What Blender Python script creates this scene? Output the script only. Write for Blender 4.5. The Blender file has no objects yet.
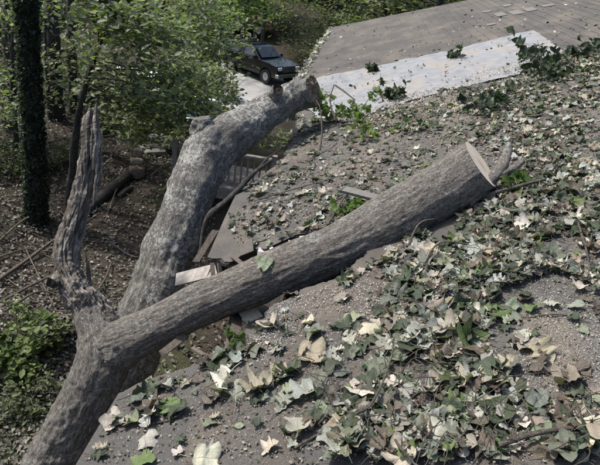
import bpy, math, random
import numpy as np
from mathutils import Vector, Matrix

# ------------------------------------------------------------------ camera, sky, sun, exposure
scene = bpy.context.scene
R = math.radians
W, H, F = 600.0, 465.0, 580.0            # photograph size and focal length in its pixels
CZ = 6.2                                  # camera height above the driveway
PITCH, YAW, ROLL = R(26.71), R(3.505), R(-8.0)
_fw = np.array([-math.sin(YAW)*math.cos(PITCH), math.cos(YAW)*math.cos(PITCH), -math.sin(PITCH)])
_r = np.array([math.cos(YAW), math.sin(YAW), 0.0]); _u = np.cross(_r, _fw)
RT = math.cos(ROLL)*_r - math.sin(ROLL)*_u
UP = math.sin(ROLL)*_r + math.cos(ROLL)*_u
CAM = np.array([0.0, 0.0, CZ])
cam_d = bpy.data.cameras.new('camera'); cam = bpy.data.objects.new('camera', cam_d)
scene.collection.objects.link(cam)
cam.matrix_world = Matrix(((RT[0], UP[0], -_fw[0], 0), (RT[1], UP[1], -_fw[1], 0), (RT[2], UP[2], -_fw[2], CZ), (0, 0, 0, 1)))
cam_d.sensor_width = 36; cam_d.lens = F/W*36; cam_d.clip_start = 0.05; cam_d.clip_end = 600
scene.camera = cam

SUN = Vector((-0.60, 0.16, 0.86)).normalized()          # towards the sun
world = bpy.data.worlds.new('World'); scene.world = world; world.use_nodes = True
nt = world.node_tree; nt.nodes.clear()
sky = nt.nodes.new('ShaderNodeTexSky'); sky.sky_type = 'NISHITA'; sky.sun_disc = False
sky.sun_elevation = math.asin(SUN.z); sky.sun_rotation = math.atan2(SUN.x, SUN.y)
sky.air_density = 1.0; sky.dust_density = 3.0; sky.ozone_density = 1.0
bg = nt.nodes.new('ShaderNodeBackground'); bg.inputs['Strength'].default_value = 0.135
wo = nt.nodes.new('ShaderNodeOutputWorld')
nt.links.new(sky.outputs[0], bg.inputs[0]); nt.links.new(bg.outputs[0], wo.inputs[0])
sl = bpy.data.lights.new('sun', 'SUN'); sl.energy = 3.5; sl.angle = R(3.0); sl.color = (1.0, 0.965, 0.91)
so = bpy.data.objects.new('sun', sl); scene.collection.objects.link(so)
so.rotation_euler = (-SUN).to_track_quat('-Z', 'Y').to_euler(); so.location = (-10, 8, 20)
scene.view_settings.view_transform = 'Standard'; scene.view_settings.look = 'None'
scene.view_settings.exposure = 0.86; scene.view_settings.gamma = 1.0
scene.cycles.max_bounces = 6; scene.cycles.diffuse_bounces = 3; scene.cycles.transmission_bounces = 4
scene.cycles.transparent_max_bounces = 4

rng = np.random.default_rng(7); random.seed(7)
C = scene.collection

# ------------------------------------------------------------------ pixels to places
def ray(px, py):
    return RT*((px-W/2)/F) + UP*(-(py-H/2)/F) + _fw
def at_depth(px, py, d): return CAM + ray(px, py)*d
def at_y(px, py, y):
    d = ray(px, py); return CAM + d*(y/d[1])
def project(p):
    v = np.asarray(p, float) - CAM
    z = v @ _fw
    return W/2 + F*(v @ RT)/z, H/2 - F*(v @ UP)/z, z

SLOPE, HR = 0.34, 1.65
EAVE, RIDGE, Y0, Y1 = -0.82, 5.2, -1.6, 15.8
EX = np.array([1, 0, SLOPE])/math.sqrt(1+SLOPE*SLOPE); EY = np.array([0., 1, 0]); EN = np.cross(EX, EY)
def sstep(a, b, x): t = np.clip((x-a)/(b-a), 0, 1); return t*t*(3-2*t)
def sag(x, y):
    far = 0.15*np.exp(-((np.maximum(y, 3.2)-3.2)/0.75)**2)*(1-sstep(-0.75, 0.35, x))*(y > 2.95)
    near = 0.10*np.exp(-((2.9-np.minimum(y, 2.9))/0.5)**2)*(1-sstep(-0.6, 0.3, x))*(y <= 2.95)
    wav = 0.008*np.sin(x*2.1+1)*np.sin(y*1.7)*(1-sstep(4.5, 6.3, y))
    return far+near+wav
def roof_z(x, y): return CZ-HR+SLOPE*x-sag(x, y)
def roof_px(px, py):
    d = ray(px, py); t = -HR/(d[2]-SLOPE*d[0]); return (d*t)[:2]
def roof_frame(x, y):
    e = 0.02
    p = np.array([x, y, float(roof_z(x, y))])
    a = np.array([e, 0, float(roof_z(x+e, y))-p[2]]); b = np.array([0, e, float(roof_z(x, y+e))-p[2]])
    a /= np.linalg.norm(a); n = np.cross(a, b); n /= np.linalg.norm(n); b = np.cross(n, a)
    return p, a, b, n

def ground_z(x, y):
    x = np.asarray(x, float); y = np.asarray(y, float)
    bank = 0.95*(1-sstep(14, 20, y+0.25*x))-0.95*sstep(15, 22, y)                       # yard beside the house lies higher than the drive
    up = 0.16*np.maximum(0, -x-5.0)*(1-0.6*sstep(16, 22, y))
    far = 0.20*np.maximum(0, y-38) + 0.10*np.maximum(0, np.abs(x+3)-16)
    b = 0.10*np.sin(x*0.9+0.4*y)+0.07*np.sin(1.7*y-0.8*x)+0.04*np.sin(3.1*x+2.3*y)
    flat = sstep(17, 21, y)*(1-sstep(1.5, 4.0, np.abs(x+4.5+0.20*(y-25))))
    return bank+up+far+b*(1-0.9*flat)
def ground_px(px, py):
    d = ray(px, py); t = np.linspace(2.5, 90, 1400)
    P = CAM+d*t[:, None]
    k = np.argmax(P[:, 2] < ground_z(P[:, 0], P[:, 1]))
    return P[k] if k > 0 else P[-1]

# ------------------------------------------------------------------ noise
def _hash(i, j, k, s):
    h = (i*374761393 + j*668265263 + k*2147483647 + s*974711) & 0xFFFFFFFF
    h = ((h ^ (h >> 13))*1274126177) & 0xFFFFFFFF
    h = (h ^ (h >> 16)) & 0xFFFF
    return h/32767.5-1.0
def noise(p, s=0):
    p = np.asarray(p, float); f = np.floor(p).astype(np.int64); t = p-f; t = t*t*(3-2*t)
    o = 0
    for dx in (0, 1):
        for dy in (0, 1):
            for dz in (0, 1):
                w = (t[:, 0] if dx else 1-t[:, 0])*(t[:, 1] if dy else 1-t[:, 1])*(t[:, 2] if dz else 1-t[:, 2])
                o = o+w*_hash(f[:, 0]+dx, f[:, 1]+dy, f[:, 2]+dz, s)
    return o
def fbm(p, s=0, oct=3):
    p = np.asarray(p, float); a = 1.0; o = 0
    for k in range(oct): o = o+a*noise(p*(2**k)+17.3*k, s+k); a *= 0.5
    return o

# ------------------------------------------------------------------ mesh helpers
class MB:
    def __init__(s): s.v = []; s.f = []; s.n = 0; s.a = []; s.ha = False; s.b = []; s.hb = False
    def add(s, v, f, attr=None, a2=None):
        v = np.asarray(v, float).reshape(-1, 3)
        s.v.append(v)
        if isinstance(f, np.ndarray): s.f.append(f+s.n)
        else: s.f.extend([[i+s.n for i in q] for q in f])
        if attr is None: a = np.zeros((len(v), 3))
        else:
            a = np.asarray(attr, float); s.ha = True
            if a.ndim == 1: a = np.tile(a, (len(v), 1))
        s.b.append(np.zeros((len(v), 3)) if a2 is None else np.asarray(a2, float)); s.hb |= a2 is not None
        s.a.append(a); s.n += len(v)
        return s
    def mesh(s, name, mat=None, smooth=False, attr='col'):
        me = bpy.data.meshes.new(name)
        v = np.vstack(s.v)
        if s.f and all(isinstance(q, np.ndarray) for q in s.f):
            loops = []; tot = []
            for q in s.f: loops.append(q.ravel()); tot.append(np.full(len(q), q.shape[1]))
            loops = np.concatenate(loops).astype(np.int32); tot = np.concatenate(tot).astype(np.int32)
            st = np.concatenate([[0], np.cumsum(tot)[:-1]]).astype(np.int32)
            me.vertices.add(len(v)); me.vertices.foreach_set('co', v.ravel().astype(np.float32))
            me.loops.add(len(loops)); me.loops.foreach_set('vertex_index', loops)
            me.polygons.add(len(tot)); me.polygons.foreach_set('loop_start', st); me.polygons.foreach_set('loop_total', tot)
            me.update(calc_edges=True)
            if not smooth: me.shade_flat()
        else:
            fl = []
            for q in s.f:
                if isinstance(q, np.ndarray): fl.extend(q.tolist())
                else: fl.append(q)
            me.from_pydata(v.tolist(), [], fl); me.update()
        if s.ha:
            at = me.attributes.new(attr, 'FLOAT_VECTOR', 'POINT'); at.data.foreach_set('vector', np.vstack(s.a).ravel().astype(np.float32))
        if s.hb:
            at = me.attributes.new('luv', 'FLOAT_VECTOR', 'POINT'); at.data.foreach_set('vector', np.vstack(s.b).ravel().astype(np.float32))
        if smooth: me.polygons.foreach_set('use_smooth', [True]*len(me.polygons))
        if mat: me.materials.append(mat)
        return me
    def obj(s, name, mat, parent=None, smooth=False, attr='col', loc=None):
        if loc is not None: s.v = [q-np.asarray(loc) for q in s.v]
        o = bpy.data.objects.new(name, s.mesh(name, mat, smooth, attr)); C.objects.link(o)
        if loc is not None: o.location = loc
        if parent is not None:
            o.parent = parent; o.matrix_parent_inverse = Matrix.Translation(-Vector(parent.location))
        return o
BOXF = [[0, 3, 2, 1], [4, 5, 6, 7], [0, 1, 5, 4], [1, 2, 6, 5], [2, 3, 7, 6], [3, 0, 4, 7]]
def box_v(lo, hi):
    (a, b, c), (d, e, f) = lo, hi
    return np.array([[a, b, c], [d, b, c], [d, e, c], [a, e, c], [a, b, f], [d, b, f], [d, e, f], [a, e, f]], float)
def bx(m, lo, hi, attr=None): m.add(box_v(lo, hi), BOXF, attr); return m
def beam(m, p, q, w, h, up=(0, 0, 1), attr=None, jag=0.0):
    p = np.asarray(p, float); q = np.asarray(q, float); a = (q-p)/np.linalg.norm(q-p)
    s = np.cross(a, up); s /= np.linalg.norm(s); t = np.cross(s, a)
    v = [c + s*sx*w/2 + t*sz*h/2 + a*(random.uniform(-jag, jag)) for c in (p, q) for sx, sz in ((-1, -1), (1, -1), (1, 1), (-1, 1))]
    m.add(v, [[0, 3, 2, 1], [4, 5, 6, 7], [0, 1, 5, 4], [1, 2, 6, 5], [2, 3, 7, 6], [3, 0, 4, 7]], attr); return m
def catmull(P, n):
    P = np.asarray(P, float); Q = np.vstack([2*P[0]-P[1], P, 2*P[-1]-P[-2]])
    L = np.concatenate([[0], np.cumsum(np.linalg.norm(np.diff(P[:, :3], axis=0), axis=1))])
    ss = np.linspace(0, L[-1], n); out = []
    for s in ss:
        k = min(np.searchsorted(L, s, side='right')-1, len(P)-2); t = (s-L[k])/(L[k+1]-L[k])
        a, b, c, d = Q[k], Q[k+1], Q[k+2], Q[k+3]
        out.append(0.5*((2*b)+(-a+c)*t+(2*a-5*b+4*c-d)*t*t+(-a+3*b-3*c+d)*t**3))
    return np.array(out), ss
def tube(m, P, nseg=8, nlen=None, disp=None, cap=True, cut=None, sharp=False):
    """P: rows x y z r.  disp(theta, s, pos, r) -> radial factor offset in metres.  Attribute: (cos, sin, length) for bark grain."""
    if nlen is None: nlen = max(2, 2*len(P))
    K, S = catmull(P, nlen); X = K[:, :3]; r = np.maximum(K[:, 3], 0.0005)
    T = np.gradient(X, axis=0); T /= np.linalg.norm(T, axis=1)[:, None]
    n = np.cross(T[0], [0.3, 0.2, 0.93]); n /= np.linalg.norm(n); N = []
    for t in T:
        n = n-t*(n @ t); n /= np.linalg.norm(n); N.append(n)
    N = np.array(N); B = np.cross(T, N)
    th = np.linspace(0, 2*np.pi, nseg, endpoint=False)
    D = np.cos(th)[None, :, None]*N[:, None, :]+np.sin(th)[None, :, None]*B[:, None, :]
    base = X[:, None, :]+D*r[:, None, None]
    TH = np.tile(th, (nlen, 1)); SS = np.tile(S[:, None], (1, nseg)); RR = np.tile(r[:, None], (1, nseg))
    at = np.stack([np.cos(TH)*RR, np.sin(TH)*RR, SS], -1)
    if disp is not None:
        d = disp(TH.ravel(), SS.ravel(), base.reshape(-1, 3), RR.ravel(), at.reshape(-1, 3)).reshape(nlen, nseg)
        base = base+D*d[:, :, None]
    if cut is not None:                                  # shear the last rings so that the end is a plane with normal cut
        c = np.asarray(cut, float); c /= np.linalg.norm(c)
        E = X[-1]; t = T[-1]
        off = -((base[-1]-E) @ c)/(t @ c)
        wgt = np.clip((S-(S[-1]-3.0*r[-1]))/(3.0*r[-1]), 0, 1)
        base = base+wgt[:, None, None]*off[None, :, None]*t
    V = base.reshape(-1, 3)
    i = np.arange(nlen-1)[:, None]*nseg; j = np.arange(nseg)[None, :]; j2 = (j+1) % nseg
    Fq = np.stack([i+j, i+j2, i+nseg+j2, i+nseg+j], -1).reshape(-1, 4)
    m.add(V, Fq, at.reshape(-1, 3))
    if cap:
        for ring, cen, rev in ((base[0], X[0], True), (base[-1], base[-1].mean(0), False)):
            vv = np.vstack([ring, cen]); k = np.arange(nseg); k2 = (k+1) % nseg
            ff = np.stack([k2, k, np.full(nseg, nseg)], -1) if rev else np.stack([k, k2, np.full(nseg, nseg)], -1)
            m.add(vv, ff, np.vstack([at[0 if rev else -1], [[0, 0, S[0 if rev else -1]]]]))
    return dict(X=X, T=T, N=N, B=B, r=r, S=S, ring0=base[0], ring1=base[-1], base=base)
def empty(name, loc, label=None, cat=None, group=None, kind=None):
    o = bpy.data.objects.new(name, None); C.objects.link(o); o.location = loc; o.empty_display_size = 0.1
    return tag(o, label, cat, group, kind)
def tag(o, label=None, cat=None, group=None, kind=None):
    if label: o['label'] = label
    if cat: o['category'] = cat
    if group: o['group'] = group
    if kind: o['kind'] = kind
    return o

# ------------------------------------------------------------------ materials
class NT:
    def __init__(s, name):
        s.m = bpy.data.materials.new(name); s.m.use_nodes = True; s.t = s.m.node_tree; s.t.nodes.clear()
        s.out = s.n('ShaderNodeOutputMaterial'); s.p = s.n('ShaderNodeBsdfPrincipled'); s.l(s.p.outputs[0], s.out.inputs[0])
    def n(s, t, **k):
        o = s.t.nodes.new(t)
        for a, b in k.items(): setattr(o, a, b)
        return o
    def l(s, a, b): s.t.links.new(a, b)
    def _in(s, sock, v):
        if hasattr(v, 'default_value') or isinstance(v, bpy.types.NodeSocket): s.l(v, sock)
        else: sock.default_value = (tuple(v)+(1,) if isinstance(v, (tuple, list)) and len(v) == 3 and sock.type == 'RGBA' else v)
    def noise(s, vec, scale, detail=4, rough=0.55, dist=0):
        o = s.n('ShaderNodeTexNoise'); o.inputs['Scale'].default_value = scale; o.inputs['Detail'].default_value = detail
        o.inputs['Roughness'].default_value = rough; o.inputs['Distortion'].default_value = dist
        if vec is not None: s.l(vec, o.inputs['Vector'])
        return o.outputs['Fac']
    def vor(s, vec, scale, feature='F1', out='Distance', rand=1):
        o = s.n('ShaderNodeTexVoronoi', feature=feature); o.inputs['Scale'].default_value = scale; o.inputs['Randomness'].default_value = rand
        if vec is not None: s.l(vec, o.inputs['Vector'])
        return o.outputs[out]
    def ramp(s, f, *st):
        o = s.n('ShaderNodeValToRGB'); e = o.color_ramp.elements
        while len(e) < len(st): e.new(0.5)
        for q, (p, c) in zip(e, st):
            q.position = p; q.color = (c, c, c, 1) if isinstance(c, (int, float)) else tuple(c)+(1,)
        s.l(f, o.inputs[0]); return o.outputs[0]
    def mix(s, f, a, b, mode='MIX'):
        o = s.n('ShaderNodeMix', data_type='RGBA', blend_type=mode)
        s._in(o.inputs[0], f); s._in(o.inputs[6], a); s._in(o.inputs[7], b); return o.outputs[2]
    def math(s, op, a, b=0.0, clamp=False):
        o = s.n('ShaderNodeMath', operation=op, use_clamp=clamp); s._in(o.inputs[0], a); s._in(o.inputs[1], b); return o.outputs[0]
    def vmul(s, v, k):
        o = s.n('ShaderNodeVectorMath', operation='MULTIPLY'); s.l(v, o.inputs[0]); o.inputs[1].default_value = k; return o.outputs[0]
    def attr(s, name='col'):
        o = s.n('ShaderNodeAttribute'); o.attribute_name = name; return o.outputs['Vector']
    def pos(s): return s.n('ShaderNodeNewGeometry').outputs['Position']
    def objc(s): return s.n('ShaderNodeTexCoord').outputs['Object']
    def info(s): return s.n('ShaderNodeObjectInfo')
    def bump(s, h, st=0.5, d=0.01):
        o = s.n('ShaderNodeBump'); o.inputs['Strength'].default_value = st; o.inputs['Distance'].default_value = d
        s.l(h, o.inputs['Height']); s.l(o.outputs[0], s.p.inputs['Normal']); return o
    def base(s, c, rough=0.8, spec=0.3):
        s._in(s.p.inputs['Base Color'], c); s._in(s.p.inputs['Roughness'], rough); s.p.inputs['Specular IOR Level'].default_value = spec; return s.m

def M_simple(name, col, rough=0.7, var=0.25, scale=20, spec=0.3, metal=0.0, bump=0.2, bd=0.004):
    t = NT(name); n = t.noise(t.objc(), scale, 5)
    a = tuple(x*(1-var) for x in col); b = tuple(min(1, x*(1+var)) for x in col)
    t.base(t.ramp(n, (0.3, a), (0.7, b)), rough, spec); t.p.inputs['Metallic'].default_value = metal
    if bump: t.bump(n, bump, bd)
    return t.m
def M_bark(name, dark, mid, light, lichen, lich_amt, grain=6.0, moss=None, lsc=30, str_=0.28):
    t = NT(name); v = t.vmul(t.attr('grain'), (1, 1, str_)); p = t.objc()
    g = t.noise(v, 14*grain, 7, 0.72, 0.5); g2 = t.noise(v, 4*grain, 4, 0.6)
    c = t.ramp(g, (0.36, dark), (0.5, mid), (0.64, light))
    c = t.mix(t.ramp(g2, (0.36, 0.6), (0.6, 0.0)), c, dark)
    big = t.noise(p, 3.0, 4, 0.6); lm = t.noise(p, lsc, 7, 0.75, 0.4)
    th = t.math('ADD', lm, t.math('MULTIPLY', t.math('SUBTRACT', big, 0.5), 0.55))
    mask = t.ramp(th, (0.60-lich_amt, 0.0), (0.66-lich_amt, 1.0))
    lc = t.mix(t.noise(p, 90, 4), tuple(x*0.45 for x in lichen), lichen)
    c = t.mix(t.math('MULTIPLY', mask, 0.8), c, lc)
    sp = t.ramp(t.noise(p, 120, 4, 0.7), (0.60, 0.0), (0.70, 0.55)); c = t.mix(sp, c, light)
    if moss:
        mm = t.ramp(t.noise(p, 16, 7, 0.75), (0.50, 0.0), (0.62, 0.75)); c = t.mix(mm, c, moss)
    h = t.math('ADD', g, t.math('MULTIPLY', mask, 0.25))
    t.bump(h, 1.0, 0.014); return t.base(c, 0.92, 0.15)

MAT = {}
MAT['bark_log'] = M_bark('bark_log', (0.040, 0.035, 0.030), (0.185, 0.166, 0.143), (0.37, 0.34, 0.30), (0.36, 0.36, 0.325), 0.05, 12.0)
MAT['bark_trunk'] = M_bark('bark_trunk', (0.030, 0.028, 0.025), (0.13, 0.122, 0.11), (0.28, 0.265, 0.24), (0.30, 0.315, 0.28), 0.09, 9.0, moss=(0.075, 0.08, 0.062))
MAT['bark_lichen'] = M_bark('bark_lichen', (0.04, 0.037, 0.033), (0.155, 0.145, 0.128), (0.30, 0.285, 0.255), (0.47, 0.468, 0.425), 0.10, 7.0, lsc=36)
MAT['bark_far'] = M_bark('bark_far', (0.02, 0.018, 0.016), (0.055, 0.05, 0.045), (0.11, 0.10, 0.09), (0.15, 0.16, 0.13), 0.0, 4.0)
MAT['twig'] = M_bark('twig', (0.05, 0.042, 0.035), (0.14, 0.12, 0.10), (0.27, 0.24, 0.21), (0.3, 0.3, 0.27), 0.03, 20.0)
def _dead():
    t = NT('dead_wood'); v = t.vmul(t.attr('grain'), (1, 1, 0.09)); p = t.objc()
    g = t.noise(v, 95, 7, 0.68, 0.3); g2 = t.noise(v, 26, 4, 0.6)
    c = t.ramp(g, (0.36, (0.030, 0.023, 0.018)), (0.5, (0.185, 0.163, 0.135)), (0.66, (0.40, 0.37, 0.325)))
    c = t.mix(t.ramp(g2, (0.34, 0.85), (0.52, 0.0)), c, (0.028, 0.022, 0.018))
    c = t.mix(t.ramp(t.noise(p, 7, 6, 0.7), (0.50, 0), (0.60, 0.8)), c, t.mix(t.noise(p, 60, 5, 0.7), (0.03, 0.026, 0.022), (0.15, 0.13, 0.105)))
    t.bump(t.math('ADD', g, g2), 1.0, 0.02); return t.base(c, 0.9, 0.15)
MAT['dead_wood'] = _dead()
def _cut():
    t = NT('cut_wood'); p = t.objc()
    L = t.n('ShaderNodeVectorMath', operation='LENGTH'); t.l(p, L.inputs[0])
    w = t.n('ShaderNodeTexWave', wave_type='RINGS', rings_direction='SPHERICAL'); w.inputs['Scale'].default_value = 22; w.inputs['Distortion'].default_value = 2.0
    t.l(p, w.inputs['Vector'])
    c = t.mix(w.outputs['Fac'], (0.46, 0.37, 0.265), (0.72, 0.63, 0.49)); c = t.mix(t.ramp(t.noise(p, 9, 4), (0.45, 0.0), (0.7, 0.5)), c, (0.40, 0.31, 0.215))
    c = t.mix(t.ramp(L.outputs['Value'], (0.02, 0.6), (0.08, 0)), c, (0.36, 0.26, 0.17))
    t.bump(t.noise(p, 60, 4), 0.4, 0.004); return t.base(c, 0.85, 0.2)
MAT['cut_wood'] = _cut()
MAT['rotten_end'] = M_simple('rotten_end', (0.17, 0.125, 0.085), 0.95, 0.6, 30, 0.1, bump=1.0, bd=0.02)
MAT['hollow'] = M_simple('hollow', (0.02, 0.016, 0.012), 0.95, 0.4, 30)
def _shingle():
    t = NT('asphalt_shingle'); p = t.pos(); a = t.attr('col')
    gr = t.noise(p, 420, 2, 0.7); gr2 = t.noise(p, 160, 3, 0.7); bl = t.noise(p, 1.3, 4, 0.6)
    c = t.ramp(gr, (0.30, (0.022, 0.021, 0.021)), (0.55, (0.080, 0.074, 0.066)), (0.75, (0.25, 0.23, 0.20)))
    c = t.mix(0.5, c, t.ramp(gr2, (0.3, (0.035, 0.033, 0.032)), (0.7, (0.125, 0.116, 0.105))))
    c = t.mix(1.0, c, a, 'MULTIPLY')
    # sawdust and grit washed into patches
    pm = t.vmul(p, (1.0, 0.55, 1.0))
    sd = t.math('ADD', t.noise(pm, 2.2, 5, 0.65), t.math('MULTIPLY', t.math('SUBTRACT', t.noise(p, 90, 3, 0.8), 0.5), 0.55))
    sep = t.n('ShaderNodeSeparateXYZ'); t.l(p, sep.inputs[0])
    far = t.ramp(t.math('DIVIDE', sep.outputs[1], 16.0), (0.12, 0.0), (0.28, 0.08), (0.50, 0.07), (0.62, 0.05), (1.0, 0.09))
    sd = t.math('ADD', sd, far)
    c = t.mix(t.math('MULTIPLY', t.ramp(sd, (0.50, 0.0), (0.80, 1.0)), 0.7), c, t.mix(gr2, (0.110, 0.094, 0.075), (0.245, 0.212, 0.170)))
    c = t.mix(t.ramp(bl, (0.35, 0.22), (0.6, 0)), c, (0.035, 0.034, 0.034))
    t.bump(t.math('ADD', gr, gr2), 0.6, 0.004); return t.base(c, 0.93, 0.2)
MAT['shingle'] = _shingle()
MAT['pale_shingle'] = M_simple('pale_shingle', (0.135, 0.127, 0.115), 0.9, 0.25, 60, 0.2)
MAT['felt'] = M_simple('felt', (0.035, 0.033, 0.032), 0.9, 0.4, 14)
def _wood(name, a, b, sc=(3, 3, 40)):
    t = NT(name); v = t.vmul(t.objc(), sc); g = t.noise(v, 4, 5, 0.6)
    t.bump(g, 0.4, 0.004); return t.base(t.ramp(g, (0.3, a), (0.7, b)), 0.8, 0.2)
MAT['old_wood'] = _wood('old_wood', (0.055, 0.045, 0.037), (0.13, 0.11, 0.092), (14, 14, 3))
MAT['deck_wood'] = _wood('deck_wood', (0.12, 0.108, 0.096), (0.26, 0.238, 0.212), (10, 10, 3))
MAT['fresh_wood'] = _wood('fresh_wood', (0.36, 0.29, 0.21), (0.60, 0.52, 0.41), (20, 20, 3))
MAT['pale_board'] = _wood('pale_board', (0.22, 0.20, 0.175), (0.40, 0.365, 0.32), (8, 8, 3))
MAT['siding'] = M_simple('siding', (0.085, 0.078, 0.068), 0.75, 0.2, 6)
MAT['trim'] = M_simple('trim', (0.42, 0.41, 0.385), 0.7, 0.2, 8)
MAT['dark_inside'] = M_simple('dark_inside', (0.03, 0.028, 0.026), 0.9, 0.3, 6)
def _glass(name, c=(0.02, 0.025, 0.025)):
    t = NT(name); t.base(c, 0.06, 0.6); return t.m
MAT['glass'] = _glass('glass')
def _tarp():
    t = NT('tarp'); p = t.pos(); n = t.noise(p, 7, 5); w = t.noise(p, 2.0, 4)
    c = t.ramp(n, (0.3, (0.145, 0.147, 0.147)), (0.7, (0.215, 0.218, 0.217)))
    sd = t.math('ADD', t.noise(t.vmul(p, (1, 0.6, 1)), 2.6, 5, 0.65), t.math('MULTIPLY', t.noise(p, 60, 3, 0.8), 0.3))
    c = t.mix(t.ramp(sd, (0.62, 0.0), (0.78, 0.9)), c, (0.23, 0.20, 0.165))
    t.bump(t.math('ADD', w, t.math('MULTIPLY', n, 0.4)), 0.5, 0.03); return t.base(c, 0.55, 0.3)
MAT['tarp'] = _tarp()
def _ground():
    t = NT('forest_soil'); p = t.pos(); n = t.noise(p, 5, 6, 0.7); m = t.noise(p, 0.5, 4); f = t.noise(p, 45, 4, 0.7)
    c = t.ramp(f, (0.3, (0.022, 0.017, 0.013)), (0.55, (0.075, 0.06, 0.047)), (0.75, (0.19, 0.16, 0.13)))
    c = t.mix(t.ramp(n, (0.5, 0), (0.62, 0.7)), c, (0.04, 0.033, 0.027))
    c = t.mix(t.ramp(m, (0.58, 0), (0.68, 0.5)), c, t.mix(f, (0.03, 0.045, 0.015), (0.09, 0.125, 0.045)))
    t.bump(t.math('ADD', n, f), 1.0, 0.05); return t.base(c, 0.95, 0.1)
MAT['soil'] = _ground()
def _drive():
    t = NT('drive_concrete'); p = t.pos(); n = t.noise(p, 1.2, 5, 0.65); f = t.noise(p, 30, 4)
    c = t.mix(t.ramp(n, (0.4, 0), (0.65, 0.6)), t.mix(f, (0.25, 0.245, 0.235), (0.37, 0.365, 0.35)), (0.14, 0.13, 0.115))
    t.bump(f, 0.3, 0.005); return t.base(c, 0.85, 0.3)
MAT['drive'] = _drive()
def M_leaf(name, mode, trans=0.3, rough=0.55, veins=True, spec=0.35):
    t = NT(name)
    src = t.info().outputs['Color'] if mode == 'obj' else t.attr('col')
    p = t.pos(); n = t.noise(p, 42, 3, 0.55); f = t.noise(p, 210, 3)
    c = t.mix(t.ramp(n, (0.35, 0.45), (0.65, 0.0)), src, t.mix(1.0, src, (0.58, 0.55, 0.50), 'MULTIPLY'))
    c = t.mix(t.ramp(f, (0.60, 0), (0.74, 0.45)), c, t.mix(1.0, src, (0.55, 0.46, 0.36), 'MULTIPLY'))
    if veins:
        v = t.attr('luv'); sp = t.n('ShaderNodeSeparateXYZ'); t.l(v, sp.inputs[0])        # midrib and side veins
        ax = t.math('ABSOLUTE', sp.outputs[0]); rib = t.ramp(ax, (0.0, 1.0), (0.022, 0.0))
        ph = t.math('SUBTRACT', sp.outputs[1], t.math('MULTIPLY', ax, 0.8))
        vein = t.ramp(t.math('ABSOLUTE', t.math('SINE', t.math('MULTIPLY', ph, 22.0))), (0.0, 0.6), (0.16, 0.0))
        vv = t.math('MAXIMUM', rib, vein)
        c = t.mix(t.math('MULTIPLY', vv, 0.20), c, t.mix(0.5, src, (0.42, 0.40, 0.34)))
        t.bump(t.math('ADD', t.math('MULTIPLY', vv, -0.5), t.math('ADD', n, t.math('MULTIPLY', f, 0.3))), 0.5, 0.010)
    t.base(c, rough, spec)
    tr = t.n('ShaderNodeBsdfTranslucent'); t.l(t.mix(1.0, c, (1.0, 1.2, 0.65), 'MULTIPLY'), tr.inputs[0])
    mx = t.n('ShaderNodeMixShader'); mx.inputs[0].default_value = trans
    t.l(t.p.outputs[0], mx.inputs[1]); t.l(tr.outputs[0], mx.inputs[2]); t.l(mx.outputs[0], t.out.inputs[0])
    return t.m
MAT['leaf_one'] = M_leaf('leaf_one', 'obj', 0.15, 0.55, True, 0.32)
MAT['leaf_many'] = M_leaf('leaf_many', 'attr', 0.15, 0.55, True, 0.32)
MAT['foliage'] = M_leaf('foliage', 'attr', 0.48, 0.5, False, 0.3)
def M_col(name, rough=0.9):
    t = NT(name); a = t.attr('col'); n = t.noise(t.pos(), 60, 3)
    return t.base(t.mix(t.ramp(n, (0.4, 0.4), (0.6, 0)), a, t.mix(1.0, a, (0.6, 0.6, 0.6), 'MULTIPLY')), rough, 0.2)
MAT['bits'] = M_col('bits')
MAT['grass'] = M_leaf('grass', 'attr', 0.3, 0.6, False)
MAT['stone'] = M_simple('stone', (0.15, 0.142, 0.128), 0.9, 0.35, 9, 0.2, bump=0.6, bd=0.02)
MAT['tan_stone'] = M_simple('tan_stone', (0.25, 0.205, 0.155), 0.9, 0.3, 9, 0.2, bump=0.6, bd=0.02)
MAT['clay'] = M_simple('clay', (0.16, 0.115, 0.09), 0.9, 0.3, 12, 0.2, bump=0.5, bd=0.01)
MAT['gutter'] = M_simple('gutter', (0.52, 0.51, 0.49), 0.5, 0.2, 5, 0.4)
def paint(name, c, rough=0.25):
    t = NT(name); t.base(c, rough, 0.5); t.p.inputs['Coat Weight'].default_value = 0.5; return t.m
MAT['car_green'] = paint('car_green', (0.006, 0.008, 0.0075), 0.35); MAT['car_brown'] = paint('car_brown', (0.17, 0.075, 0.05))
MAT['car_white'] = paint('car_white', (0.62, 0.64, 0.66)); MAT['tyre'] = M_simple('tyre', (0.02, 0.02, 0.02), 0.85)
MAT['rim'] = M_simple('rim', (0.45, 0.45, 0.46), 0.35, 0.1, 8, 0.5, 0.7); MAT['chrome'] = M_simple('chrome', (0.42, 0.43, 0.44), 0.25, 0.1, 8, 0.5, 0.9)
MAT['lamp'] = M_simple('lamp', (0.62, 0.63, 0.62), 0.15, 0.1, 30, 0.6); MAT['black'] = M_simple('black', (0.015, 0.015, 0.015), 0.5)

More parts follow.
